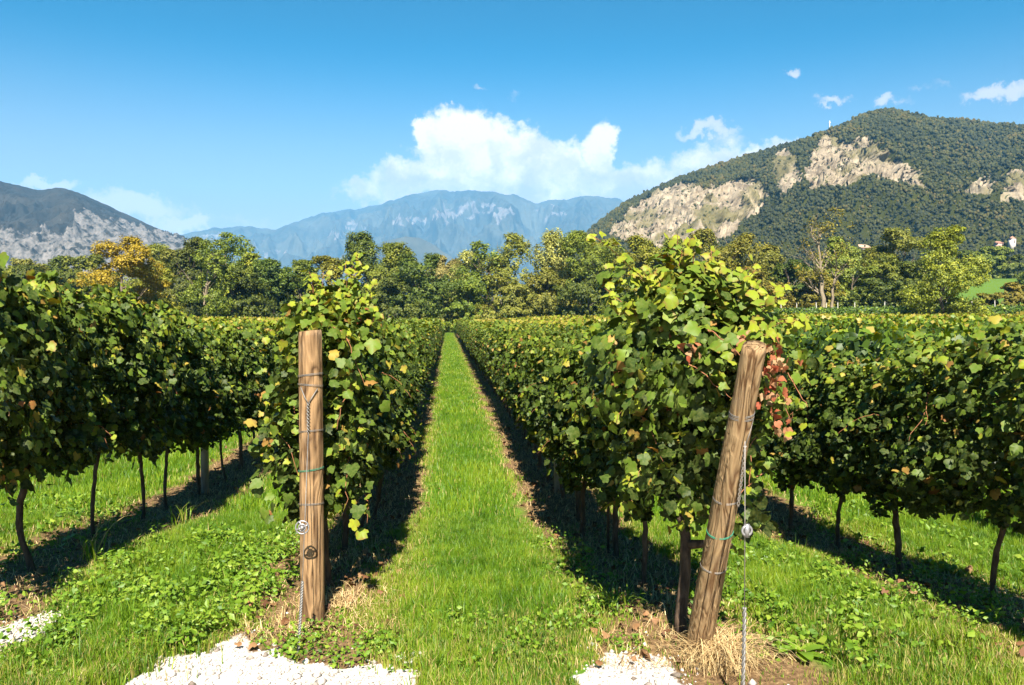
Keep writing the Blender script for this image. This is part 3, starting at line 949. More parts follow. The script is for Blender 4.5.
# the vineyard on the bank at the far right, and its pale posts
bank = MB()
for k in range(26):
    x = 17 + k * 2.9
    n = int(36 * 60)
    y = rng.uniform(80, 112, n)
    h = rng.random(n) ** .7
    z = ground(np.full(n, x), y) + .5 + h * 1.35
    nr = rng.normal(0, .5, (n, 3)) + [0, -.4, .6]
    leaves(bank, np.stack([x + rng.normal(0, .4, n), y, z], -1), nr, rng.normal(0, .6, (n, 3)) + [0, 0, -.5], rng.uniform(.18, .32, n), np.clip(rng.beta(2, 4, n) * .8 + .15, 0, .85), 1, rng=rng)
bo = bank.build('bank_vineyard', M['far_vine'])
tag(bo, 'darker green vineyard on the low bank at the right', 'vineyard', kind='stuff')
pmb = MB().tube([(0, 0, -.1), (0, 0, 1.0), (0, 0, 2.4)], .04, 8)
pmb.box((0, 0, 2.43), (.10, .10, .06))
pdata = pmb.data('vineyard_post', M['white_post'])
for k in range(36):
    x = 19 + k * 1.9 + rng.uniform(-.4, .4)
    y = 88 + (k % 2) * 9 + rng.uniform(-2, 2)
    o = link('vineyard_post', pdata)
    o.location = (x, y, float(ground(x, y)))
    o.rotation_euler = (rng.normal(0, .03), rng.normal(0, .03), rng.uniform(0, 3))
    tag(o, 'small pale post top showing above the vineyard on the far right bank', 'post', 'pale posts of the far right vineyard')

# posts inside the rows
cmb = MB()
cmb.box((0, 0, .85), (.075, .075, 1.9))
cdata = cmb.data('row_post', M['concrete'])
for k, ys, names in ((1, (9.65, 15.2, 20.8), ('nearest', 'second', 'third')), (-1, (9.95, 15.5), ('nearest', 'second'))):
    for y, nm in zip(ys, names):
        o = link('row_post', cdata)
        o.location = (row_x(k), y, float(ground(row_x(k), y)))
        tag(o, f'{nm} grey trellis post among vine trunks ' + ('right of the grass path' if k == 1 else 'in the left edge row'), 'post', 'grey posts inside the vine rows')
o = MB().tube([(0, 0, -.05), (0, 0, .5), (.01, 0, 1.0)], .012, 7).build('vine_stake', M['vine_bark'])
o.location = (row_x(1), 6.55, float(ground(row_x(1), 6.55)))
tag(o, 'thin dark stake standing between two trunks right of the path', 'stake')


# ------------------------------------------------------------------ end posts with their wires
def post_mesh(h, r0, r1, rng, sides=72, rings=60):
    z = np.linspace(-.12, h, rings)
    th = np.linspace(0, 2 * math.pi, sides, endpoint=False)
    Z, TH = np.meshgrid(z, th, indexing='ij')
    R = (r0 + (r1 - r0) * np.clip(Z / h, 0, 1)) * (1 + .035 * fbm(np.cos(TH) * 1.3 + 5, np.sin(TH) * 1.3 + Z * 1.6, 3) + .02 * np.sin(3 * TH + 1))
    gr = fbm(TH * 5.1 + 3 + r1 * 90, Z * .9, 3)
    R = R * (1 - .045 * np.clip(gr - .12, 0, .5) / .3 - .012 * np.abs(fbm(TH * 14, Z * 1.5, 2)))
    R = np.where(Z > h - .012, R * .94, R)
    z2 = Z + 0.006 * np.cos(TH) * (Z > h - .05)
    V = np.stack([R * np.cos(TH), R * np.sin(TH), z2], -1).reshape(-1, 3)
    i, j = np.meshgrid(np.arange(rings - 1), np.arange(sides), indexing='ij')
    p, q = i * sides + j, i * sides + (j + 1) % sides
    T = np.concatenate([np.stack([p, q, p + sides], -1).reshape(-1, 3), np.stack([q, q + sides, p + sides], -1).reshape(-1, 3)])
    n = len(V)
    V = np.concatenate([V, [(0, 0, h + .004)]])
    k = np.arange(sides)
    T = np.concatenate([T, np.stack([np.full(sides, n), n - sides + k, n - sides + (k + 1) % sides], -1)])
    return MB().add(V, T)


def band(r, z, wire, tilt=.06, ph=0.0, turns=1.0):
    wire *= .42
    r -= .0015
    th = np.linspace(0, 2 * math.pi * turns, int(36 * turns))
    return MB().tube(np.stack([r * np.cos(th), r * np.sin(th), z + tilt * r * np.cos(th + ph) + .006 * th / 6.28], -1), wire, 6, cap=False)


lp = thing('end_post', 'upright round wooden post at the end of the row left of the grass path', 'post', (-0.80, 4.77, 0.0))
rng = np.random.default_rng(5)
post_mesh(1.725, .072, .067, rng).build('pole', M['post_wood'], lp, True)
for z, wz, mt, ph in ((1.46, .0035, 'galvanised', .5), (1.40, .003, 'galvanised', 2.5), (1.13, .003, 'galvanised', 1.0), (.905, .0032, 'green_twine', .2), (.70, .003, 'rusty_wire', 1.5)):
    b = band(.074, z, wz, .12, ph, 2)
    b.build('wire_band', M[mt], lp, True)
kn = MB()
kn.tube([(-.045, -.062, 1.40), (-.02, -.076, 1.34), (-.002, -.080, 1.31)], .003, 6)
kn.tube([(.05, -.058, 1.39), (.02, -.076, 1.34), (.002, -.080, 1.31)], .003, 6)
s = np.linspace(0, 1, 40)
for ph in (0, math.pi):
    kn.tube(np.stack([.007 * np.cos(s * 26 + ph), -.082 + .007 * np.sin(s * 26 + ph), 1.31 - .17 * s], -1), .003, 5)
kn.build('wire_knot', M['galvanised'], lp, True)

LEAN = math.atan2(0.76, 1.68)
rp = thing('end_post', 'leaning grained wooden post at the end of the row right of the grass path', 'post', (1.335, 4.15, 0.0))
rp.rotation_euler = (LEAN, 0, 0)
post_mesh(1.845, .071, .052, rng).build('pole', M['grained_wood'], rp, True)
for z, wz, mt, ph in ((1.50, .003, 'galvanised', .5), (1.48, .003, 'galvanised', 1.4), (1.02, .003, 'rusty_wire', 1.0), (.82, .0045, 'green_twine', .2), (.60, .003, 'rusty_wire', 2.0)):
    band(.073 - .0195 * z / 1.845, z, wz, .12, ph, 2).build('wire_band', M[mt], rp, True)
kn = MB()
kn.tube([(.05, -.02, 1.49), (.035, -.045, 1.42), (.02, -.056, 1.36)], .0032, 6)
for ph in (0, math.pi):
    kn.tube(np.stack([.02 + .02 * s + .006 * np.cos(s * 40 + ph), -.058 + .002 * np.cos(s * 7) - .006 * s, 1.36 - .34 * s + 0 * s], -1), .0032, 5)
kn.build('wire_knot', M['rusty_wire'], rp, True)


# guy wires
def twisted(a, b, r, wire, turns=14):
    a, b = np.array(a, float), np.array(b, float)
    s_ = np.linspace(0, 1, 90)
    mb_ = MB()
    for ph in (0, math.pi):
        th = s_ * turns * 6.28 + ph
        mb_.tube(a + s_[:, None] * (b - a) + np.stack([r * np.cos(th), r * np.sin(th), 0 * th], -1), wire, 6)
    return mb_


gl = thing('guy_wire', 'grey twisted guy wire with a round disc before the upright post', 'guy wire', (-0.806, 4.33, 0.0))
A, B, C = np.array([0, 0, -.05]), np.array([.015, .08, .36]), np.array([.005, .36, 1.14])
twisted(A, B, .0048, .0048).build('cable', M['galvanised'], gl, True)
MB().tube([B, (B + C) / 2, C], .0022, 6).build('wire', M['galvanised'], gl, True)
dc = MB()
c0 = np.array([.0, .17, .635])
th = np.linspace(0, 2 * math.pi, 33)
dc.tube(np.stack([c0[0] + .036 * np.cos(th), 0 * th + c0[1], c0[2] + .036 * np.sin(th)], -1), .0045, 8, cap=False)
dc.tube(np.stack([c0[0] + .019 * np.cos(th), 0 * th + c0[1] - .004, c0[2] + .019 * np.sin(th)], -1), .004, 8, cap=False)
dc.tube([c0 + [0, .012, 0], c0, c0 + [0, -.018, 0]], [.012, .013, .009], 12)
for a_ in range(4):
    e = np.array([math.cos(a_ * 1.57 + .4), 0, math.sin(a_ * 1.57 + .4)])
    dc.tube([c0, c0 + e * .038], .005, 6)
dc.build('tensioner', M['tensioner_metal'], gl, True)

gr_ = thing('guy_wire', 'thin vertical guy wire with grey twisted cable beside the leaning post', 'guy wire', (1.35, 3.53, 0.0))
twisted((0, 0, -.05), (.01, .01, .47), .005, .0055, 9).build('cable', M['galvanised'], gr_, True)
MB().tube([(.01, .01, .47), (.008, .01, .9), (.0, .0, 1.36)], .0022, 6).build('wire', M['rusty_wire'], gr_, True)
tn = MB().tube([(.012, -.004, .80), (.012, -.004, .86)], .013, 10)
th = np.linspace(0, 2 * math.pi, 25)
tn.tube(np.stack([.012 + .022 * np.cos(th), 0 * th - .006, .83 + .022 * np.sin(th)], -1), .006, 7, cap=False)
tn.build('tensioner', M['tensioner_metal'], gr_, True)


# ------------------------------------------------------------------ grass, weeds, straw, stones
def blades(mb, x, y, hgt, wid, rng, tint, lean=.45):
    n = len(x)
    z = ground(x, y) - .004
    a = rng.uniform(0, 6.283, n)
    l = rng.uniform(.05, lean, n) * hgt
    b = a + rng.normal(0, 1.0, n) + 1.57
    dx, dy = np.cos(a) * l, np.sin(a) * l
    sx_, sy_ = np.cos(b) * wid / 2, np.sin(b) * wid / 2
    P = np.stack([x, y, z], -1)
    S = np.stack([sx_, sy_, 0 * x], -1)
    mid = P + np.stack([dx * .35, dy * .35, hgt * .6], -1)
    top = P + np.stack([dx * 1.15, dy * 1.15, hgt * (1 - .35 * (l / np.maximum(hgt, 1e-6)))], -1)
    V = np.stack([P - S, P + S, mid - S * .75, mid + S * .75, top], 1)
    T = np.array([(0, 1, 3), (0, 3, 2), (2, 3, 4)])[None] + (np.arange(n) * 5)[:, None, None]
    mb.add(V.reshape(-1, 3), T.reshape(-1, 3), tint=np.repeat(tint, 5))


def scatter(n, x0, x1, y0, y1, rng):
    x, y = rng.uniform(x0, x1, n), rng.uniform(y0, y1, n)
    px, py, d = to_px(np.stack([x, y, 0 * x], -1))
    k = (px > -60) & (px < 1084) & (py < 740)
    return x[k], y[k], d[k]


rng = np.random.default_rng(21)
gm = MB()
for n, bx, hh, ww in ((750000, (-4.5, 5.2, 3.4, 8.0), (.05, .125), .0052), (260000, (-7.5, 8.5, 8.0, 17.0), (.06, .14), .009), (70000, (-.8, 1.5, 17, 40), (.06, .13), .018),
                      (50000, (-9, -.8, 17, 30), (.06, .14), .018), (50000, (1.5, 9, 17, 30), (.06, .14), .018), (75000, (-.6, 1.2, 40, 112), (.07, .13), .04), (90000, (-13, -7.5, 7, 18), (.07, .15), .012), (110000, (-9, -4.5, 4, 8), (.06, .14), .008), (110000, (5.2, 10, 4, 8), (.06, .14), .008), (90000, (8.5, 15, 7, 18), (.07, .15), .012)):
    x, y, d = scatter(n, *bx, rng)
    rdist = np.where(((x < -4.0) | (x > 4.6)) & (y < 14), 1.0, row_dist(x))
    patch = fbm(x * 1.1 + 3, y * 1.1, 3)
    keep = (~gravel(x, y) | (rng.random(len(x)) < .012)) & (rng.random(len(x)) < np.clip((rdist + .42 * patch - .36) / .24, .05, 1))
    thin = ss(np.hypot(x + 1.5, (y - 4.3)), .0, 1.0)
    x, y, patch, rdist = x[keep], y[keep], patch[keep], rdist[keep]
    h = rng.uniform(*hh, len(x)) * (1 + .5 * patch + .5 * fbm(x * 4 + 7, y * 4, 2))
    h = np.where(rng.random(len(x)) < .02, h * 1.6, h) * np.clip(.30 + (rdist - .30) * 1.6, .35, 1)
    edge_dry = np.exp(-((rdist - .42) / .2) ** 2) * .65 + .55 * ss(y + .5 * patch, 4.9, 3.9)
    tt_ = np.clip(.45 + .42 * patch + .35 * fbm(x * 7, y * 7, 2) + rng.normal(0, .17, len(x)), 0, .8)
    tt_ = np.where(rng.random(len(x)) < .03 + edge_dry * .55, rng.uniform(.78, 1, len(x)), tt_)
    blades(gm, x, y, np.maximum(h, .02), ww * rng.uniform(.6, 1.3, len(x)), rng, tt_)
tag(gm.build('grass', M['grass']), 'bright green grass of the path between the vine rows', 'grass', kind='stuff')

# low broad-leaved weeds
wm = MB()


def weeds(n, cx, cy, rx, ry, sz, nl, hm=.10):
    a, rr = rng.uniform(0, 6.283, n), np.sqrt(rng.random(n))
    x, y = cx + rx * rr * np.cos(a), cy + ry * rr * np.sin(a)
    k = ~gravel(x, y) & (fbm(x * 3 + 9, y * 3, 2) > -.12) & (rng.random(n) < .62)
    x, y = x[k], y[k]
    sz = sz * rng.uniform(.5, 1.15, len(x))
    pt = rng.uniform(.1, .9, len(x))
    for q in range(nl):
        b = rng.uniform(0, 6.283, len(x))
        o_ = rng.uniform(.005, .05, len(x))
        hz_ = rng.uniform(.02, 1, len(x)) * hm * (1 + 1.2 * fbm(x * 2.5, y * 2.5, 2))
        P = np.stack([x + np.cos(b) * o_, y + np.sin(b) * o_, ground(x, y) + hz_], -1)
        nr = np.stack([np.cos(b) * .3, np.sin(b) * .3 - .2, 1 + 0 * b], -1) + rng.normal(0, .55, (len(x), 3))
        leaves(wm, P, nr, np.stack([np.cos(b), np.sin(b), .3 + 0 * b], -1), sz * rng.uniform(.6, 1.4, len(x)), np.clip(pt + rng.normal(0, .15, len(x)), 0, 1), 1, fold=.5, rng=rng, asp=.62)


weeds(2000, -1.75, 5.6, .75, 1.4, .038, 8, .14)
weeds(1200, -2.2, 4.6, .9, .6, .034, 7, .12)
weeds(500, -.7, 4.35, .5, .3, .03, 6)
weeds(700, 2.2, 4.6, .8, .9, .045, 7)
weeds(1500, 2.7, 5.3, 1.0, 1.2, .038, 7, .12)
weeds(500, .3, 4.3, .8, .35, .03, 5)
weeds(1200, -3.9, 7.2, 1.0, 2.2, .05, 5)
weeds(1200, 4.6, 7.0, 1.0, 2.0, .05, 5)
weeds(500, .9, 5.6, .25, 1.5, .035, 5)
tag(wm.build('ground_weeds', M['weed']), 'low broad leaved weeds growing through the grass beside the vine rows', 'weeds', kind='stuff')

# dry straw along the rows
sm = MB()
for k, y0, y1, n in ((-1, 3.8, 18, 6000), (0, 4.5, 20, 7000), (1, 4.0, 22, 8000), (2, 3.8, 14, 6000)):
    y = y0 + (y1 - y0) * rng.random(n) ** 1.5
    x = row_x(k) + rng.normal(0, .36, n)
    blades(sm, x, y, rng.uniform(.02, .09, n), .005, rng, rng.random(n), lean=2.2)
x, y = rng.normal(-.68, .14, 260), rng.normal(4.95, .12, 260)
blades(sm, x, y, rng.uniform(.03, .12, 260), .005, rng, rng.random(260), lean=2.5)
tag(sm.build('dry_straw', M['straw']), 'scattered dry straw at the feet of the vine rows', 'straw', kind='stuff')

# dead leaves
dm = MB()
for k, y0, y1, n in ((-1, 3.8, 14, 260), (0, 4.4, 16, 260), (1, 4.0, 16, 320), (2, 3.8, 12, 700)):
    y = y0 + (y1 - y0) * rng.random(n) ** 1.3
    x = row_x(k) + rng.normal(0, .30, n) - (.2 if k == 2 else 0)
    leaves(dm, np.stack([x, y, ground(x, y) + .02 + rng.random(n) * .03], -1), rng.normal(0, .4, (n, 3)) + [0, 0, 1], rng.normal(0, 1, (n, 3)), rng.uniform(.025, .06, n), rng.random(n) * .9, 0, fold=.9, rng=rng)
g_ = [gp(*p) for p in [(200, 637), (207, 635), (218, 634), (222, 632), (452, 683), (445, 680), (420, 690), (62, 640), (965, 640), (985, 628), (1005, 640)]]
q = np.array(g_)
leaves(dm, np.stack([q[:, 0], q[:, 1], ground(q[:, 0], q[:, 1]) + .02], -1), rng.normal(0, .4, (len(q), 3)) + [0, 0, 1], rng.normal(0, 1, (len(q), 3)), rng.uniform(.03, .055, len(q)), rng.uniform(.1, .7, len(q)), 0, fold=.7, rng=rng)
tag(dm.build('fallen_leaves', M['dead']), 'brown fallen vine leaves lying along the rows', 'fallen leaves', kind='stuff')

# white gravel stones
n = 60000
x, y = rng.uniform(-4.2, 4.2, n), rng.uniform(3.0, 5.2, n)
jt = np.where(rng.random(n) < .25, .16, .04)
k = gravel(x + rng.normal(0, 1, n) * jt, y + rng.normal(0, 1, n) * jt)
k &= ~((np.abs(x) > 2.6) & (rng.random(n) < .4))
x, y = x[k], y[k]
octV = np.array([(1, 0, 0), (-1, 0, 0), (0, 1, 0), (0, -1, 0), (0, 0, 1), (0, 0, -1.0)])
octT = np.array([(0, 2, 4), (2, 1, 4), (1, 3, 4), (3, 0, 4), (2, 0, 5), (1, 2, 5), (3, 1, 5), (0, 3, 5)])
n = len(x)
sz = rng.lognormal(-5.1, .6, n)
V = np.stack([x, y, ground(x, y) + sz * .25], -1)[:, None] + octV[None] * rng.uniform(.5, 1.4, (n, 6, 1)) * sz[:, None, None] * np.array([1, 1, .7])
T = octT[None] + (np.arange(n) * 6)[:, None, None]
m, t = material('gravel_stone')
finish(t, t.ramp(t.attr('tint'), [(0, (0.14, 0.11, 0.085)), (0.3, (0.36, 0.32, 0.28)), (1, (0.56, 0.52, 0.475))]), 0.9, spec=.15)
tag(MB().add(V.reshape(-1, 3), T.reshape(-1, 3), tint=np.repeat(rng.random(n) ** .7, 6)).build('gravel', m), 'white gravel stones spilled along the front edge', 'gravel', kind='stuff')


# single plants and tufts
def tuft(name, label, cat, px, py, mat, n, hgt, spread, wid, seed, arch=.8, group=None):
    rg = np.random.default_rng(seed)
    gx_, gy_ = gp(px, py)
    o = thing(name, label, cat, (gx_, gy_, float(ground(gx_, gy_))), group=group)
    mb = MB()
    a = rg.uniform(0, 6.283, n)
    b0 = np.stack([rg.normal(0, spread * .35, n), rg.normal(0, spread * .35, n), np.full(n, -.01)], -1)
    out = np.stack([np.cos(a), np.sin(a), 0 * a], -1)
    side = np.stack([-np.sin(a), np.cos(a), 0 * a], -1)
    h = hgt * rg.uniform(.4, 1.05, n)
    l = h * rg.uniform(.2, arch, n)
    w0 = wid * rg.uniform(.6, 1.3, n)
    ks = np.linspace(0, 1, 6)
    rings = []
    for kk in ks:
        c = b0 + out * (l * kk ** 1.6)[:, None] + np.array([0, 0, 1.0]) * (h * (kk * 1.25 - .55 * arch * kk ** 3))[:, None]
        ww_ = side * (w0 * (1 - kk ** 2 * .9) / 2)[:, None]
        rings += [c - ww_, c + ww_]
    V = np.stack(rings, 1)
    T = np.array([t_ for i in range(5) for t_ in ((2 * i, 2 * i + 1, 2 * i + 3), (2 * i, 2 * i + 3, 2 * i + 2))])[None] + (np.arange(n) * 12)[:, None, None]
    mb.add(V.reshape(-1, 3), T.reshape(-1, 3), tint=np.repeat(rg.random(n), 12))
    mb.build('blades', M[mat], o)
    return o


tuft('straw_tuft', 'dense tan tuft of dry grass around the foot of the leaning post', 'dry grass', 722, 664, 'straw', 900, .25, .20, .0045, 1, arch=1.5)
tuft('grass_tuft', 'tall arching grass tuft under the left edge row, near the left edge', 'grass tuft', 92, 560, 'grass', 26, .38, .10, .010, 2, arch=1.0, group='tall tufts under the left row')
tuft('grass_tuft', 'tall grass tuft below the left edge row, where its shadow narrows toward the path', 'grass tuft', 183, 512, 'grass', 30, .30, .10, .012, 3, arch=.8, group='tall tufts under the left row')
tuft('grass_tuft', 'dark arching grass tuft in the shade left of the leaning post', 'grass tuft', 618, 610, 'weed', 40, .22, .16, .010, 4, arch=1.2)
tuft('grass_tuft', 'yellow dry grass tuft behind the foot of the upright post', 'grass tuft', 345, 605, 'straw', 70, .16, .2, .006, 6, arch=1.6)
tuft('grass_tuft', 'shaggy olive grass tuft at the lower left of the view', 'grass tuft', 150, 655, 'grass', 160, .15, .5, .006, 8, arch=.9)
for px, py, n, s_, lab, sd_ in ((800, 655, 9, .16, 'large pale green dock plant at the lower right beyond the straw tuft', 1), (510, 652, 10, .055, 'small leafy weed at the front of the grass path', 2),
                                (262, 560, 12, .07, 'leafy weed left of the upright post, in the open grass', 3), (890, 610, 9, .07, 'low leafy weed near the second trunk of the right edge row', 4)):
    rg = np.random.default_rng(sd_ + 60)
    x_, y_ = gp(px, py)
    o = thing('leafy_weed', lab, 'weed', (x_, y_, float(ground(x_, y_))))
    mb = MB()
    a = np.linspace(0, 6.283, n, endpoint=False) + rg.normal(0, .3, n)
    ks = np.linspace(0, 1, 7)
    V = []
    for i in range(n):
        L_ = s_ * rg.uniform(.7, 1.2)
        up_ = rg.uniform(.25, .8)
        d_ = np.array([math.cos(a[i]), math.sin(a[i]), 0])
        sd2 = np.array([-math.sin(a[i]), math.cos(a[i]), 0])
        for kk in ks:
            c = d_ * L_ * kk + np.array([0, 0, .01 + L_ * up_ * (kk * 1.3 - kk * kk)])
            w__ = .19 * L_ * (math.sin(math.pi * min(1, kk * .88 + .12)) ** .8)
            V += [c - sd2 * w__ + [0, 0, .02 * L_], c, c + sd2 * w__ + [0, 0, .02 * L_]]
    T = []
    for i in range(n):
        for j in range(6):
            b_ = i * 21 + j * 3
            for e in (0, 1):
                T += [(b_ + e, b_ + e + 1, b_ + e + 4), (b_ + e, b_ + e + 4, b_ + e + 3)]
    mb.add(V, T, tint=np.repeat(rg.uniform(.5, 1, n), 21))
    mb.build('leaves', M['weed'], o, True)


# ------------------------------------------------------------------ trees beyond the vineyard
def limbs(rng, H, r, bare, nb=9):
    """trunk with limbs; returns mesh builder and limb tips"""
    mb = MB()
    z = np.linspace(-.3, H * .82, 12)
    x = np.cumsum(rng.normal(0, .012 * H, 12))
    y = np.cumsum(rng.normal(0, .012 * H, 12))
    x -= x[0]
    y -= y[0]
    P = np.stack([x, y, z], -1)
    mb.tube(P, np.linspace(r, r * .22, 12), 8)
    tips = [P[-1]]
    for i in range(nb):
        k = rng.uniform(.28, .92)
        p0 = np.array([np.interp(k, np.linspace(0, 1, 12), P[:, j]) for j in range(3)])
        a = rng.uniform(0, 6.283)
        ln = H * rng.uniform(.16, .32) * (1.15 - .5 * k)
        s_ = np.linspace(0, 1, 8)
        d = np.array([math.cos(a), math.sin(a), rng.uniform(.5, 1.3)])
        Q = p0 + s_[:, None] * ln * d / np.linalg.norm(d) + np.outer(s_ ** 2, [0, 0, ln * .15]) + np.cumsum(rng.normal(0, .01 * H * .3, (8, 3)), 0)
        mb.tube(Q, np.linspace(r * (.5 - .28 * k), r * .05, 8), 6)
        tips.append(Q[-1])
        for j in range(bare):
            q0 = Q[int(rng.integers(2, 7))]
            d2 = unit(rng.normal(0, .6, 3) + d * .6 + [0, 0, .6])
            l2 = ln * rng.uniform(.3, .7)
            Q2 = q0 + np.linspace(0, 1, 5)[:, None] * l2 * d2 + rng.normal(0, .015 * H * .3, (5, 3))
            mb.tube(Q2, np.linspace(r * .10, r * .025, 5), 5)
            tips.append(Q2[-1])
    return mb, np.array(tips)


def crown(rng, H, Wd, kind, leaf=.30):
    """leaf clumps through the crown's volume"""
    mb = MB()
    zb = {'round': .06, 'tall': .06, 'wispy': .22, 'shrub': .0, 'sparse': .35, 'willow': .10}[kind]
    ncl = {'round': 620, 'tall': 560, 'wispy': 300, 'shrub': 340, 'sparse': 50, 'willow': 560}[kind]
    lobes = []
    nl = 15
    for i in range(nl):
        h = zb + (1 - zb) * (i + .5) / nl
        rad = math.sin(math.pi * min(1, max(.08, (h - zb) / (1 - zb) * .70 + .22))) ** .7
        a = rng.uniform(0, 6.283)
        o = Wd * .5 * rad * rng.uniform(.2, .8)
        lobes.append((np.array([math.cos(a) * o, math.sin(a) * o, H * h]), Wd * .5 * rad * rng.uniform(.32, .6), H * rng.uniform(.07, .14)))
    C_, S_ = [], []
    for i in range(ncl):
        c, rw, rh = lobes[int(rng.integers(nl))]
        v = unit(rng.normal(0, 1, 3))
        C_.append(c + v * rng.uniform(.55, 1.05) * np.array([rw, rw, rh]))
    C_ = np.array(C_)
    C_[:, 2] = np.clip(C_[:, 2], H * zb * .5 + .2, H)
    per = 40 if kind not in ('wispy', 'sparse') else 32
    cr = H * rng.uniform(.03, .065, ncl)
    v = unit(rng.normal(0, 1, (ncl, per, 3)))
    st = np.array([1, 1, .8]) if kind != 'willow' else np.array([.7, .7, 1.6])
    Pp = C_[:, None] + v * (rng.uniform(.3, 1.0, (ncl, per, 1)) ** .5) * cr[:, None, None] * st
    outw = unit(C_ - np.array([0, 0, H * .45]))[:, None] * .6
    nr = v * .8 + outw + np.array([0, 0, .35]) + rng.normal(0, .35, v.shape)
    tt_ = np.clip(rng.normal(.45, .2, ncl)[:, None] + rng.normal(0, .16, (ncl, per)), 0, 1)
    tp = rng.normal(0, 1, v.shape) + [0, 0, -.8 if kind == 'willow' else -.2]
    n = ncl * per
    leaves(mb, Pp.reshape(n, 3), nr.reshape(n, 3), tp.reshape(n, 3), leaf * rng.uniform(.65, 1.35, n), tt_.ravel(), 1, fold=.2, rng=rng)
    return mb


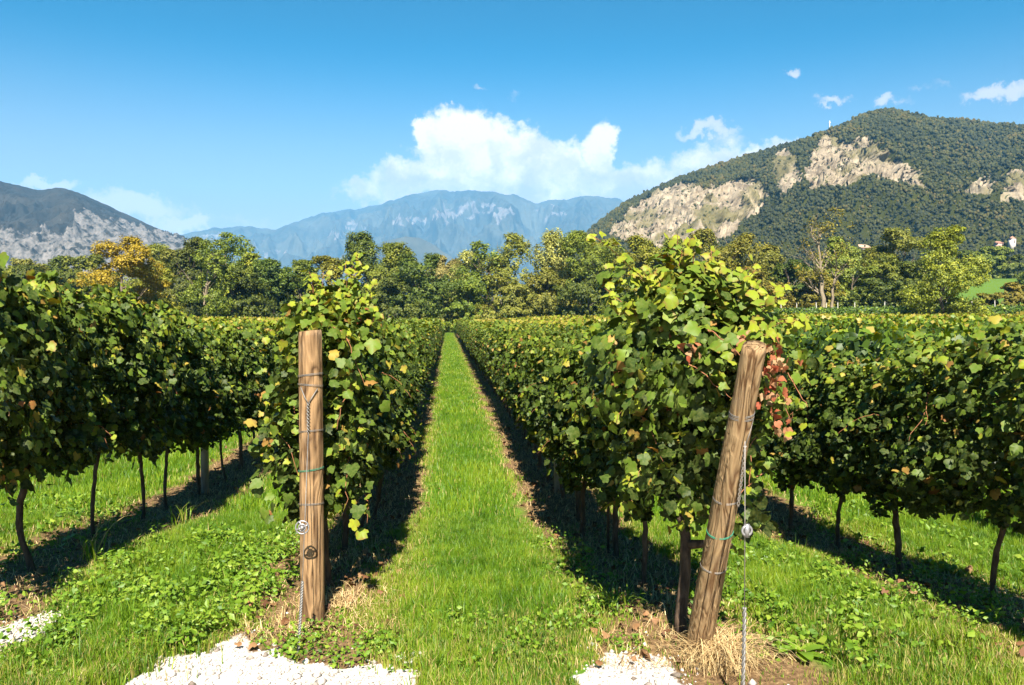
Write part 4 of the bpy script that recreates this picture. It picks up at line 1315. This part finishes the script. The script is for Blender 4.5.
# px of the trunk, row of the top, distance, width in px, kind, crown colour, bark, label, leaf size, own base row offset
TREES = [
    (-8, 262, 135, 50, 'round', 'crown_green', 'tree_bark', 'green tree cut by the left edge, behind the low olive tree'),
    (26, 262, 140, 44, 'round', 'crown_olive', 'tree_bark', 'olive tree left of the dark low tree, its top touching the left mountain'),
    (8, 268, 120, 46, 'round', 'crown_olive', 'tree_bark', 'low olive tree at the left edge, above the vine tops'),
    (40, 268, 118, 44, 'round', 'crown_dark', 'tree_bark', 'dark low tree between the left edge and the golden tree'),
    (64, 259, 150, 40, 'round', 'crown_dark', 'tree_bark', 'dark green tree second left of the golden tree'),
    (90, 256, 150, 36, 'round', 'crown_green', 'tree_bark', 'green tree directly left of the golden tree'),
    (124, 240, 78, 50, 'round', 'crown_yellow', 'tree_bark', 'golden yellow autumn tree at the left, the brightest of the wood'),
    (152, 270, 84, 34, 'round', 'crown_amber', 'tree_bark', 'amber brown tree at the right foot of the golden tree'),
    (155, 246, 140, 46, 'tall', 'crown_olive', 'tree_bark', 'pale olive tree behind the right side of the golden tree'),
    (178, 252, 128, 40, 'round', 'crown_olive', 'tree_bark', 'olive tree left of the tree with bare pale trunks'),
    (195, 241, 112, 40, 'round', 'crown_dark', 'tree_bark', 'dark tree just behind the bare pale trunks at left'),
    (208, 242, 100, 36, 'wispy', 'crown_green', 'pale_bark', 'thin tree with bare pale trunks right of the golden tree'),
    (231, 236, 118, 44, 'wispy', 'crown_green', 'tree_bark', 'tall light green tree right of the bare pale trunks'),
    (248, 256, 116, 36, 'round', 'crown_amber', 'tree_bark', 'green tree tinged with amber right of the tall light green one'),
    (234, 268, 104, 50, 'round', 'crown_dark', 'tree_bark', 'low dark tree under the tall light green one'),
    (276, 262, 112, 48, 'round', 'crown_dark', 'tree_bark', 'dark green tree left of the upright post top'),
    (266, 262, 128, 36, 'round', 'crown_amber', 'tree_bark', 'amber tinged tree peeping over the dark tree left of the upright post'),
    (302, 262, 118, 40, 'round', 'crown_green', 'tree_bark', 'green tree right above the upright post'),
    (330, 258, 130, 46, 'round', 'crown_amber', 'tree_bark', 'amber green tree behind the shoots above the upright post'),
    (369, 235, 120, 42, 'round', 'crown_dark', 'tree_bark', 'round dark tree standing tallest in the middle left of the wood'),
    (398, 246, 116, 44, 'round', 'crown_green', 'tree_bark', 'mid green tree touching the round dark tallest tree'),
    (420, 256, 112, 44, 'round', 'crown_dark', 'tree_bark', 'dark tree left above the end of the grass path'),
    (392, 280, 104, 44, 'shrub', 'crown_dark', 'tree_bark', 'dark bush below the mid green tree beside the tallest one'),
    (350, 284, 106, 50, 'shrub', 'crown_green', 'tree_bark', 'green bush below the round dark tallest tree'),
    (444, 258, 140, 36, 'round', 'crown_pale', 'tree_bark', 'pale yellow tree above the end of the grass path'),
    (440, 288, 122, 40, 'shrub', 'crown_green', 'tree_bark', 'green bush closing the end of the grass path'),
    (464, 253, 126, 36, 'wispy', 'crown_pale', 'pale_bark', 'thin straw coloured tree right of the path end'),
    (484, 244, 122, 40, 'wispy', 'crown_green', 'tree_bark', 'light green tree left of the forked pale tree'),
    (513, 236, 120, 44, 'wispy', 'crown_olive', 'pale_bark', 'tall olive tree with visible forked pale limbs'),
    (500, 276, 108, 50, 'shrub', 'crown_olive', 'tree_bark', 'round olive bush before the forked pale tree'),
    (470, 284, 112, 40, 'shrub', 'crown_green', 'tree_bark', 'green bush left of the round olive bush'),
    (550, 236, 122, 50, 'willow', 'crown_pale', 'pale_bark', 'feathery pale willow in the middle of the wood'),
    (545, 272, 110, 54, 'willow', 'crown_olive', 'tree_bark', 'drooping olive willow before the feathery pale one'),
    (588, 233, 118, 50, 'round', 'crown_green', 'tree_bark', 'broad green tree right of the feathery pale willow'),
    (612, 242, 124, 48, 'round', 'crown_amber', 'tree_bark', 'amber green tree behind the left shoots of the sprawling vine'),
    (590, 276, 106, 60, 'round', 'crown_dark', 'tree_bark', 'low dark tree under the broad green tree'),
    (640, 238, 126, 44, 'round', 'crown_amber', 'tree_bark', 'amber tree behind the head of the sprawling vine'),
    (668, 240, 126, 44, 'round', 'crown_olive', 'tree_bark', 'olive tree behind the top of the sprawling vine'),
    (712, 231, 120, 44, 'round', 'crown_olive', 'tree_bark', 'olive tree right of the highest shoots of the sprawling vine'),
    (738, 236, 114, 40, 'wispy', 'crown_amber', 'pale_bark', 'amber tree with thin pale trunks above the leaning post'),
    (766, 247, 126, 40, 'round', 'crown_olive', 'tree_bark', 'olive tree between the leaning post and the bare tree'),
    (752, 268, 104, 40, 'round', 'crown_rust', 'tree_bark', 'rusty low tree above the right shoots of the sprawling vine'),
    (790, 262, 116, 44, 'round', 'crown_dark', 'tree_bark', 'dark tree left of the bare tree'),
    (824, 211, 100, 46, 'sparse', 'crown_rust', 'pale_bark', 'nearly bare brown tree reaching up against the wooded mountain'),
    (838, 240, 118, 36, 'round', 'crown_olive', 'tree_bark', 'yellowish tree right behind the nearly bare brown tree'),
    (812, 272, 110, 46, 'round', 'crown_rust', 'tree_bark', 'reddish low tree at the foot of the nearly bare tree'),
    (852, 268, 112, 50, 'round', 'crown_olive', 'tree_bark', 'olive low tree right of the nearly bare tree foot'),
    (880, 256, 116, 44, 'round', 'crown_green', 'tree_bark', 'green tree below the tan roof'),
    (902, 232, 120, 52, 'tall', 'crown_olive', 'tree_bark', 'pale olive tree left of the yellowing round tree'),
    (886, 280, 106, 60, 'shrub', 'crown_dark', 'tree_bark', 'dark broad bush below the pale olive tree'),
    (946, 229, 84, 46, 'round', 'crown_amber', 'tree_bark', 'yellowing round tree standing tallest on the right, by the meadow'),
    (921, 262, 96, 40, 'round', 'crown_dark', 'tree_bark', 'dark green tree leaning on the yellowing round tree'),
    (990, 294, 100, 30, 'shrub', 'crown_amber', 'tree_bark', 'low yellowish bush in front of the bright meadow'),
    (1013, 284, 100, 34, 'shrub', 'crown_rust', 'tree_bark', 'rust brown bush at the right edge before the meadow'),
    (1010, 256, 235, 24, 'tall', 'crown_dark', 'tree_bark', 'dark narrow tree behind the meadow at the right edge'),
    (1046, 258, 160, 36, 'round', 'crown_dark', 'tree_bark', 'dark tree cut by the right edge'),
    (985, 248, 240, 40, 'round', 'crown_green', 'tree_bark', 'green tree behind the top of the meadow'),
    (960, 252, 220, 34, 'round', 'crown_dark', 'tree_bark', 'dark tree between the yellowing tree and the meadow top'),
]
for i, (px, ty, d, wpx, kind, cm, bm, lab) in enumerate(TREES):
    rg = np.random.default_rng(500 + i)
    b = at(px, 318, d)
    gz = float(ground(b[0], b[1]))
    H = at(px, ty, d)[2] - gz
    Wd = wpx * d / F * 1.75
    nm = 'bush' if kind == 'shrub' else {'willow': 'willow_tree', 'sparse': 'bare_tree'}.get(kind, 'deciduous_tree')
    o = thing(nm, lab, 'bush' if kind == 'shrub' else 'tree', (b[0], b[1], gz), 0, 'trees and bushes beyond the vineyard')
    r_ = .024 * H if kind != 'shrub' else .015 * H
    tb, tips = limbs(rg, H, r_, {'sparse': 5, 'wispy': 3}.get(kind, 1), 16 if kind == 'sparse' else 10)
    if kind in ('sparse',):
        tb2, _t = limbs(rg, H * .8, r_ * .7, 3, 8)
        for V_, T_ in zip(tb2.V, tb2.T):
            pass
        off = np.array([.9, .2, 0])
        tb.add(np.concatenate(tb2.V) + off, np.concatenate(tb2.T))
    tb.build('trunk', M[bm], o, True)
    crown(rg, H, Wd, kind, leaf=.0020 * d).build('crown', M[cm], o)

# the thicket that closes the wood behind and under these trees
rng = np.random.default_rng(91)
n = 2600
px = rng.uniform(-60, 1100, n)
d = rng.uniform(124, 152, n)
R_ = np.stack([at(p, 318, q) for p, q in zip(px, d)])
gz = ground(R_[:, 0], R_[:, 1])
hh = rng.random(n) * (5.2 + 2.2 * fbm(px / 60, px * 0, 3))
Pc = np.stack([R_[:, 0], R_[:, 1], gz + hh], -1)
keep = ~((px > 955) & (px < 1024))
Pc = Pc[keep]
n = len(Pc)
per = 26
v = unit(rng.normal(0, 1, (n, per, 3)))
Pl = Pc[:, None] + v * rng.uniform(.4, 1.0, (n, per, 1)) * rng.uniform(.5, 1.1, (n, 1, 1))
tk = MB()
leaves(tk, Pl.reshape(-1, 3), (v + [0, -.3, .4] + rng.normal(0, .3, v.shape)).reshape(-1, 3), rng.normal(0, 1, (n * per, 3)), .42 * rng.uniform(.6, 1.3, n * per),
       np.clip(np.repeat(rng.normal(.4, .2, n), per) + rng.normal(0, .15, n * per), 0, 1), 1, rng=rng)
tag(tk.build('thicket', M['crown_green']), 'dark undergrowth closing the wood behind the trees', 'thicket', kind='stuff')


# ------------------------------------------------------------------ buildings far off
def on_mountain(px, py):
    fr = slice(0, int(300 * .75) - 1)
    a, b_, c = to_px(VR[fr].reshape(-1, 3))
    i = int(np.argmin((a - px) ** 2 + (b_ - py) ** 2))
    return VR[fr].reshape(-1, 3)[i], float(c[i])


def house(label, px, py_ground, d, wpx, hpx, wallm, roofm, cat='house', name='farmhouse'):
    b, d = on_mountain(px, py_ground)
    k = d / F
    wd, hg = wpx * k, hpx * k
    o = thing(name, label, cat, b, 0.2)
    MB().box((0, 0, hg * .5 - 1), (wd, wd * .6, hg + 2)).build('wall', M[wallm], o)
    r = MB()
    e, D_ = wd * .56, wd * .38
    V = [(-e, -D_, hg), (e, -D_, hg), (e, D_, hg), (-e, D_, hg), (-e, 0, hg + wd * .2), (e, 0, hg + wd * .2)]
    r.add(V, [(0, 1, 5), (0, 5, 4), (2, 3, 4), (2, 4, 5), (0, 4, 3), (1, 2, 5), (0, 3, 2), (0, 2, 1)])
    r.build('roof', M[roofm], o)
    for i in (-1, 0, 1):
        MB().box((i * wd * .28, -wd * .3 - .02, hg * .55), (wd * .1, .06, hg * .3)).build('window', M['shutter'], o)
    return o


house('low farmhouse with long tan roof half hidden among trees', 862, 250, 330, 19, 1.6, 'plaster', 'tan_roof')
house('pinkish house with a tiled roof beside the small church tower', 1000, 247, 330, 9, 2.6, 'pink_plaster', 'roof_tile')
b, dk = on_mountain(1011, 247)
print('tower at', b, dk)
o = thing('church_tower', 'small pink and white church tower at the right edge below the mountain', 'tower', b, 0.2)
MB().box((0, 0, 2.0), (2.6, 2.6, 6)).build('wall', M['plaster'], o)
MB().add([(-1.5, -1.5, 5), (1.5, -1.5, 5), (1.5, 1.5, 5), (-1.5, 1.5, 5), (0, 0, 6.4)], [(0, 1, 4), (1, 2, 4), (2, 3, 4), (3, 0, 4), (0, 3, 2), (0, 2, 1)]).build('roof', M['roof_tile'], o)
MB().box((0, -1.31, 3.4), (.8, .06, 1.6)).build('belfry_opening', M['shutter'], o)

j = int(np.argmin(np.abs(np.linspace(SIL_R[0][0], SIL_R[-1][0], 620) - 828)))
top = VR[int(300 * .75) - 1, j]
o = thing('summit_cross', 'tiny white cross on the rocky crest of the right mountain', 'cross', top - np.array([0, 0, 1.0]))
MB().box((0, 0, 4.5), (.4, .4, 9)).build('mast', M['white_metal'], o)
MB().box((0, -.24, 7.2), (1.8, .3, .4)).build('cross_arm', M['white_metal'], o)
print('objects', len(SC.objects))
